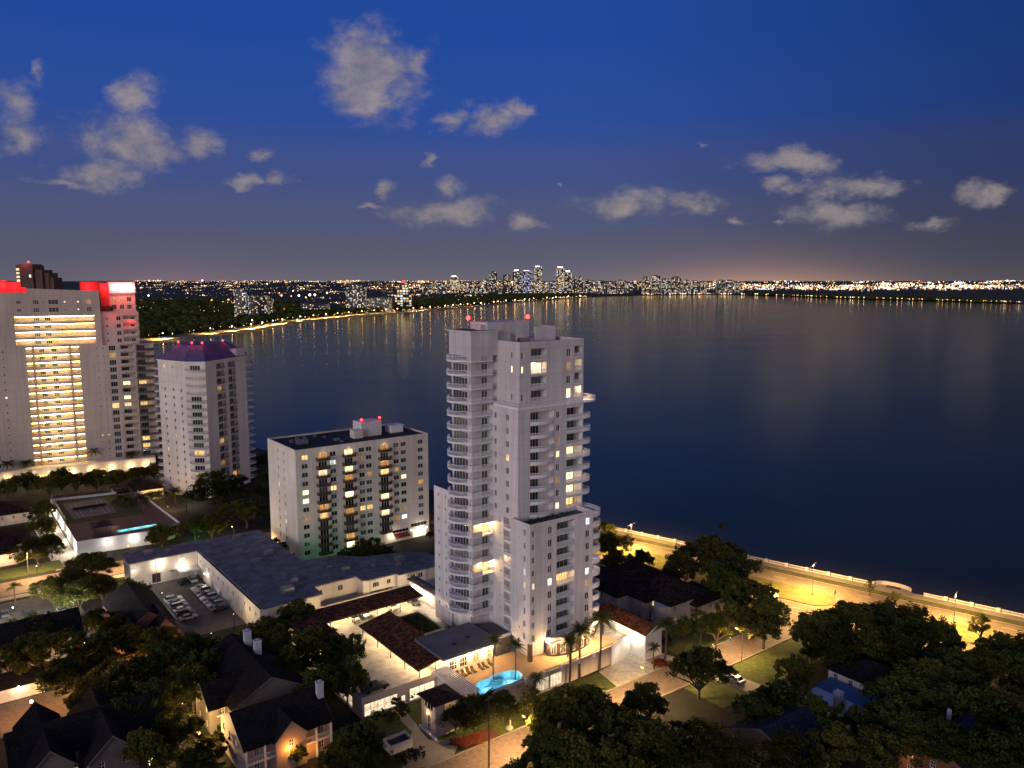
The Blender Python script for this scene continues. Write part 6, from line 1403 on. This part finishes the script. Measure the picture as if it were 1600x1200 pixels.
for i, (px, py) in enumerate([(215, 798), (232, 788), (262, 792), (205, 785), (246, 812), (184, 806)]): yard_lamp(px, py, 1.4, 480, (1, .55, .18), 'amber garden lamp among the clubhouse palms', r=.2, group='garden lamps around the clubhouse')
yard_lamp(57, 885, 2.4, 240, COOL, 'white garden lamp on the small lawn at the far left', 'bulb_white', .2); yard_lamp(6, 875, 2, 200, (1, .6, .25), 'warm lamp beside the arcade lodge', r=.2)
for px, py in ((45, 968), (105, 955), (20, 950)): yard_lamp(px, py, 5.5, 4200, COOL, 'white car park lamp among the trees', 'bulb_white', .18, group='car park lamps')
for px, py, pw in ((330, 990, 420), (365, 960, 300)): yard_lamp(px, py, 4.5, pw, WARM, 'dim lamp in the yard behind the parked cars', r=.16, group='yard lamps')
def cobra(a, b, label, rot, power=22000):
    t = thing('street_lamp', label, 'street lamp', W(a, b), GA + rot)
    MB().tube((0, 0, 0), (0, 0, 7.6), .09, 7, 0, .06).build('pole', 'metal_grey', t); MB().tube((0, 0, 7.5), (1.6, 0, 8.0), .04, 5).build('arm', 'metal_grey', t); MB().box(1.4, 2.1, -.12, .12, 7.9, 8.05).box(1.45, 2.05, -.09, .09, 7.84, 7.895).build('lamp_head', 'bulb_sodium', t)
    lamp((1.75, 0, 7.7), power, (1, .62, .26), .2, t, spot=160)
cobra(-24, -30.6, 'street lamp on the near street below the pool', PI / 2); cobra(8, -30.6, 'street lamp on the near street opposite the driveway', PI / 2); cobra(40, -30.6, 'street lamp by the near street oaks', PI / 2, 14000); cobra(66, -20, 'street lamp where the near street meets the bayside road', -PI / 2, 20000)
cobra(-62, 120.8, 'street lamp on the cross street above the low building', PI / 2, 20000); cobra(-88, 135, 'street lamp on the cross street at the far left', -PI / 2, 20000); cobra(-30, 120.9, 'street lamp behind the low building', PI / 2, 30000)
# ================================================================ across the bay
for i in range(len(fs)): pass
LP = []
lamp_x = [232, 252, 280, 321, 357, 387, 412, 432, 451, 470, 491, 514, 537, 556, 575, 592, 610, 625, 641, 655, 668, 682, 695, 708, 722, 735, 748, 760, 772, 784, 796, 808, 822, 838, 855, 873, 892, 910]
def shore_y(px):
    for (x0, y0), (x1, y1) in zip(shore_px, shore_px[1:]):
        if x0 <= px <= x1: return y0 + (y1 - y0) * (px - x0) / (x1 - x0)
    return 463
fl_ = None
for i, px in enumerate(lamp_x):
    py = shore_y(px) - .35 * (shore_y(px) - 437) / 60; x, y, _ = G(px, shore_y(px)); j = min(range(len(fs)), key=lambda q: (fs[q][0] - x) ** 2 + (fs[q][1] - y) ** 2)
    x, y = offs(j, 9.0)
    d = math.hypot(x, y)
    t = thing('street_lamp', 'street lamp in the long glowing row round the far shore road', 'street lamp', (x, y, 0), 0, 'street lamps along the far shore')
    k = max(1.0, d / 1500)
    MB().tube((0, 0, 0), (0, 0, 9), .14, 6).build('pole', 'metal_grey', t); MB().ball((0, 0, 9.3), .75 * k).build('globe', 'bulb_far', t)
    if i < 34: lamp((0, 0, 8.4), 600000 * k, (1, .58, .15), .6, t, spot=168)
def far_tree_mass(name, label, poly, step, h, m='leaf_dark', seed=1):
    """distant wood as one bumpy mass"""
    random.seed(seed); mb = MB(); xs = [p[0] for p in poly]; ys = [p[1] for p in poly]
    def inside(x, y):
        c = False
        for (x0, y0), (x1, y1) in zip(poly, poly[1:] + poly[:1]):
            if (y0 > y) != (y1 > y) and x < (x1 - x0) * (y - y0) / (y1 - y0) + x0: c = not c
        return c
    x = min(xs)
    while x < max(xs):
        y = min(ys)
        while y < max(ys):
            if inside(x, y) and random.random() < .86:
                X, Y = x + random.uniform(-.4, .4) * step, y + random.uniform(-.4, .4) * step; r = step * random.uniform(.45, .75); H = h * random.uniform(.55, 1.15); n = 6; k = len(mb.v)
                ph = random.random() * 6
                for zz, rr in ((0, .75), (.5, 1.0), (.85, .6)):
                    for q in range(n):
                        a = ph + 2 * PI * q / n; w = rr * r * random.uniform(.75, 1.2); mb.v.append((X + w * math.cos(a), Y + w * math.sin(a), H * zz * random.uniform(.9, 1.1)))
                mb.v.append((X, Y, H))
                for l in range(2):
                    for q in range(n): mb.f.append([k + l * n + q, k + l * n + (q + 1) % n, k + (l + 1) * n + (q + 1) % n, k + (l + 1) * n + q]); mb.m.append(0)
                for q in range(n): mb.f.append([k + 2 * n + q, k + 2 * n + (q + 1) % n, k + 3 * n]); mb.m.append(0)
            y += step
        x += step
    return tag(mb.build(name, m), label, kind='stuff')
belt = [offs(j, 54) for j in range(0, len(fs), 2)]
inner = [offs(j, 54 + (230 if fs[j][1] < 2600 else 420)) for j in range(0, len(fs), 2)]
far_tree_mass('shore_woods', 'dark wooded belt behind the far shore road', belt + inner[::-1], 15, 13)
far_tree_mass('inland_woods', 'dark wooded plain beyond the far shore', [offs(0, 290), offs(len(fs) // 3, 290), (-1000, 3300), (-2600, 3300), (-2100, 1500), (-1000, 1000)], 30, 16, seed=2)
far_tree_mass('island_woods', 'low dark wooded island shore at the right', [(p[0], p[1] + 8) for p in far_right[2:]] + [(p[0] + 40, p[1] + 420) for p in far_right[2:]][::-1], 22, 15, seed=3)
far_tree_mass('near_shore_woods', 'dark wooded point between the two left towers', [(-150, 425), (-210, 480), (-330, 630), (-420, 800), (-600, 760), (-420, 520), (-300, 440)], 12, 11, seed=4)
tower_windows('far_cream_skin', (.17, .15, .14), (1, .72, .38), .26, 3.2, 3.2, 1.2); tower_windows('far_grey_skin', (.06, .06, .07), (1, .75, .42), .30, 3.6, 3.6, 1.4, .4)
tower_windows('city_skin', (.05, .042, .045), (1, .72, .42), .42, 9, 7.5, 1.15, .3); tower_windows('city_skin_bright', (.07, .058, .055), (1, .70, .38), .6, 9, 7.5, 1.3, .3); tower_windows('city_skin_blue', (.06, .05, .10), (.7, .6, 1), .5, 9, 7.5, 1.0, .5)
emit('sky_sign_blue', (.22, .2, 1), 8, False); emit('sky_sign_white', (.95, .95, 1), 6, False); emit('sky_sign_warm', (1, .75, .45), 5, False)
def far_block(px0, px1, ytop, ybase, label, skin, cat='apartment block', name='far_apartment_block', depth=26, top=None, group=None, step=None, rot=0.0):
    X, Y, _ = G((px0 + px1) / 2, ybase); w = (px1 - px0) / F_PX * Y; H = CAM_H + (437 - ytop) / F_PX * Y * 1.0
    t = thing(name, label, cat, (X, Y, 0), rot, group)
    body = MB().box(-w / 2, w / 2, 0, depth, 0, H); body.build('wall', skin, t)
    if step: MB().box(-w / 2 + w * .2, w / 2 - w * .2, 2, depth - 2, H, H + step).build('upper_storeys', skin, t)
    MB().box(-w * .32, w * .22, 4, depth * .6, H + (step or 0), H + (step or 0) + 4).build('roof_plant', 'metal_dark' if not top else top, t)
    return t
far_block(367, 379, 452, 500, 'white slab, taller of the pair on the far shore', 'far_cream_skin', depth=20); far_block(379, 385, 456, 500, 'narrow grey link beside the tall white far slab', 'far_grey_skin', depth=18)
far_block(388, 418, 462, 498, 'broad cream slab beside the taller white one on the far shore', 'far_cream_skin', depth=22); far_block(418, 425, 466, 496, 'small dark block right of the broad cream far slab', 'far_grey_skin', depth=18)
far_block(541, 571, 448, 487, 'grey glass tower on the far shore left of the stepped one', 'far_grey_skin', step=5); far_block(574, 584, 466, 487, 'low cream wing right of the grey glass far tower', 'far_cream_skin'); far_block(585, 611, 465, 487, 'cream block between grey and stepped far towers', 'far_cream_skin')
far_block(470, 486, 475, 490, 'low grey block among far shore trees', 'far_grey_skin'); far_block(488, 512, 476, 489, 'long low block among far shore trees', 'far_cream_skin')
s_ = far_block(618, 642, 460, 484, 'stepped far tower with red glowing spire by the lit shore', 'city_skin_bright', step=0)
X, Y, _ = G(630, 484); wv = 12 / F_PX * Y
MB().box(-wv * .75, wv * .75, 2, 22, CAM_H - 23 / F_PX * Y, CAM_H - 13 / F_PX * Y).box(-wv * .45, wv * .45, 4, 20, CAM_H - 13 / F_PX * Y, CAM_H - 5 / F_PX * Y).build('upper_storeys', 'city_skin_bright', s_)
MB().poly([(-wv * .3, 4, CAM_H - 5 / F_PX * Y), (wv * .3, 4, CAM_H - 5 / F_PX * Y), (0, 8, CAM_H)]).poly([(wv * .3, 4, CAM_H - 5 / F_PX * Y), (wv * .3, 14, CAM_H - 5 / F_PX * Y), (0, 8, CAM_H)]).build('spire', 'red_glow', s_)
def dt(px0, px1, ytop, label, skin, top=None, yb=458, **k): return far_block(px0, px1, ytop, yb, label, skin, 'office tower', 'downtown_tower', 45, top, **k)
dt(704, 716, 432, 'pale crowned tower alone left of downtown', 'city_skin_bright', 'sky_sign_warm'); dt(721, 729, 441, 'small grey downtown tower in the left cluster', 'city_skin'); dt(731, 738, 440, 'second small grey tower of the left cluster', 'city_skin')
dt(755, 763, 437, 'low lit downtown tower left of the twin spire', 'city_skin_bright'); dt(765, 777, 427, 'twin peaked grey downtown tower', 'city_skin', step=8); dt(786, 798, 430, 'tan downtown tower beside the purple lit one', 'city_skin', None); dt(801, 814, 423, 'brown downtown tower with white sign', 'city_skin', 'sky_sign_white')
dt(815, 831, 423.5, 'downtown tower with purple glowing roofline', 'city_skin_blue', 'sky_sign_blue'); dt(834, 847, 417, 'tallest white lit downtown slab', 'city_skin_bright', 'sky_sign_white', step=0); dt(848, 858, 440, 'low block right of the tallest downtown slab', 'city_skin_bright')
dt(869, 882, 418, 'bright downtown tower with flat white crown', 'city_skin_bright', 'sky_sign_white'); dt(882, 893, 424, 'downtown tower with white pyramid top', 'city_skin', 'sky_sign_white'); dt(893, 900, 434, 'dark block right of the pyramid topped tower', 'city_skin'); dt(902, 911, 433, 'dark narrow downtown block with mast', 'city_skin'); dt(912, 927, 438, 'wide amber downtown block at the water', 'city_skin')
for i, (a, b, yt) in enumerate([(932, 946, 439), (950, 962, 441), (965, 976, 438), (978, 990, 442), (1004, 1014, 434), (1019, 1031, 431), (1034, 1046, 436), (1049, 1064, 434), (1068, 1078, 438), (1080, 1092, 439), (1096, 1108, 441), (1121, 1133, 438), (1134, 1146, 438), (1150, 1160, 443), (741, 752, 443), (779, 785, 436), (860, 868, 441), (686, 698, 444), (660, 672, 445), (670, 684, 446)]):
    dt(a, b, yt, 'low lit city block in the downtown waterfront row', 'city_skin', yb=459, group='city blocks on the waterfront', step=[0, 4, 0][i % 3])
# the carpet of town lights: too many to count
def town_lights(name, label, n, fpx, mats, size, seed, zr=(4, 14)):
    random.seed(seed); mb = MB()
    for i in range(n):
        px, py, br = fpx(); X, Y, _ = G(px, py)
        z = random.uniform(*zr); r = size * Y / F_PX * br * .5
        mi = random.choices(range(len(mats)), weights=[6, 2, 3, 2][:len(mats)])[0]
        mb.poly([(X - r, Y, z - r), (X, Y - r, z), (X + r, Y, z - r), (X, Y, z + r)], mi); k = r
        mb.poly([(X - k, Y + k, z), (X, Y - k, z + k * .2), (X + k, Y + k, z)], mi)
    return tag(mb.build(name, mats), label, kind='stuff')
emit('town_warm', (1, .62, .28), 4.5, False); emit('town_white', (1, .84, .66), 6, False); emit('town_orange', (1, .42, .11), 4, False); emit('town_blue', (.6, .7, 1), 5, False); emit('town_dim', (1, .58, .26), 1.2, False); emit('town_red', (1, .12, .1), 4, False)
E_ = random.expovariate
def clustered(x0, x1, ys, n_c, spread):
    """street lines and clusters with dark gaps between them"""
    random.seed(int(x0 * 7 + n_c)); cs = [(random.uniform(x0, x1), ys(), random.uniform(.3, 1.0) * spread, random.uniform(-.03, .03), random.random() ** 2) for _ in range(n_c)]; ws = [.2 + c[4] for c in cs]
    def f():
        if random.random() < .25: return random.uniform(x0, x1), ys(), min(2.0, .45 + E_(3.0))
        c = random.choices(cs, ws)[0]; dx = random.gauss(0, c[2]); return c[0] + dx, max(438.0, c[1] + c[3] * dx + random.gauss(0, .35)), min(2.6, .45 + E_(2.0 + 1.2 * (1 - c[4])))
    return f
MIX = ['town_warm', 'town_white', 'town_orange', 'town_dim']
town_lights('town_lights', 'scattered lights of the far suburbs left of downtown', 2300, clustered(205, 760, lambda: 438 + min(58, E_(1 / 13.0)), 150, 13), MIX, .95, 31, (14, 19))
town_lights('town_lights', 'dense warm lights around downtown', 2400, clustered(640, 1170, lambda: 440 + random.random() * 17, 120, 10), MIX, .95, 32, (3, 40))
town_lights('port_lights', 'blazing white and orange lights of the port at right', 2600, clustered(1120, 1610, lambda: random.uniform(446.5, 453.5) if random.random() < .6 else 438.6 + random.random() * 16, 130, 15), ['town_warm', 'town_white', 'town_orange', 'town_blue'], 1.4, 33, (3, 24))
mb = MB()
for px, py, k, mi in ((467, 462, 1.5, 1), (484, 461, 1.8, 1), (492, 461, 1.6, 1), (478, 465, 1.0, 0), (331, 470, 1.5, 2), (357, 469, 1.5, 2), (440, 462, 1.1, 0), (455, 463, .9, 2), (511, 458, 1.2, 0), (552, 437.6, 1.8, 1), (316, 438.5, 1.3, 1), (394, 501, 1.2, 0), (232, 462, 1.2, 1), (1295, 438, 1.8, 1), (1380, 442, 1.6, 1), (1215, 441, 1.8, 2)):
    X, Y, _ = G(px, py, 15); mb.ball((X, Y, 16), k * Y / F_PX, mi, 8, 5)
tag(mb.build('flood_lights', ['town_warm', 'town_white', 'town_orange']), 'brightest floodlights scattered across the far shore and port', kind='stuff')
random.seed(35); mb = MB()
for i in range(150):
    t = random.random() * (len(far_right) - 1.01); j = int(t); t -= j; a, b = far_right[j], far_right[j + 1]; X, Y = a[0] + (b[0] - a[0]) * t, a[1] + (b[1] - a[1]) * t - 2; r = .5 * Y / F_PX * random.uniform(.5, 1.3)
    mb.ball((X, Y, 4 + random.random() * 3), r, random.choices(range(4), weights=[4, 3, 1, 1])[0], 5, 3)
tag(mb.build('shore_lights', ['town_warm', 'town_white', 'town_orange', 'town_red']), 'small lights along the island waterline', kind='stuff')
random.seed(36); mb = MB()
for i in range(260):
    j = random.randrange(len(fs) - 1); d = random.choice([14, 24, 36, 46, 60, 75]) + random.uniform(-4, 4); x, y = offs(j, d); q = random.random(); x2, y2 = offs(j + 1, d); X, Y = x + (x2 - x) * q, y + (y2 - y) * q
    mb.ball((X, Y, 1.5 + random.random() * 5), .33 * Y / F_PX * random.uniform(.6, 1.5), random.choices(range(4), weights=[5, 3, 3, .4])[0], 5, 3)
tag(mb.build('shore_lights', ['town_warm', 'town_white', 'town_orange', 'town_red']), 'small lights strung along the far shore road', kind='stuff')
for o in list(bpy.data.objects):
    if o.type == 'MESH' and len(o.data.polygons) == 0: print('EMPTY MESH', o.name)
print('objects', len(bpy.data.objects), 'lights', len(bpy.data.lights))
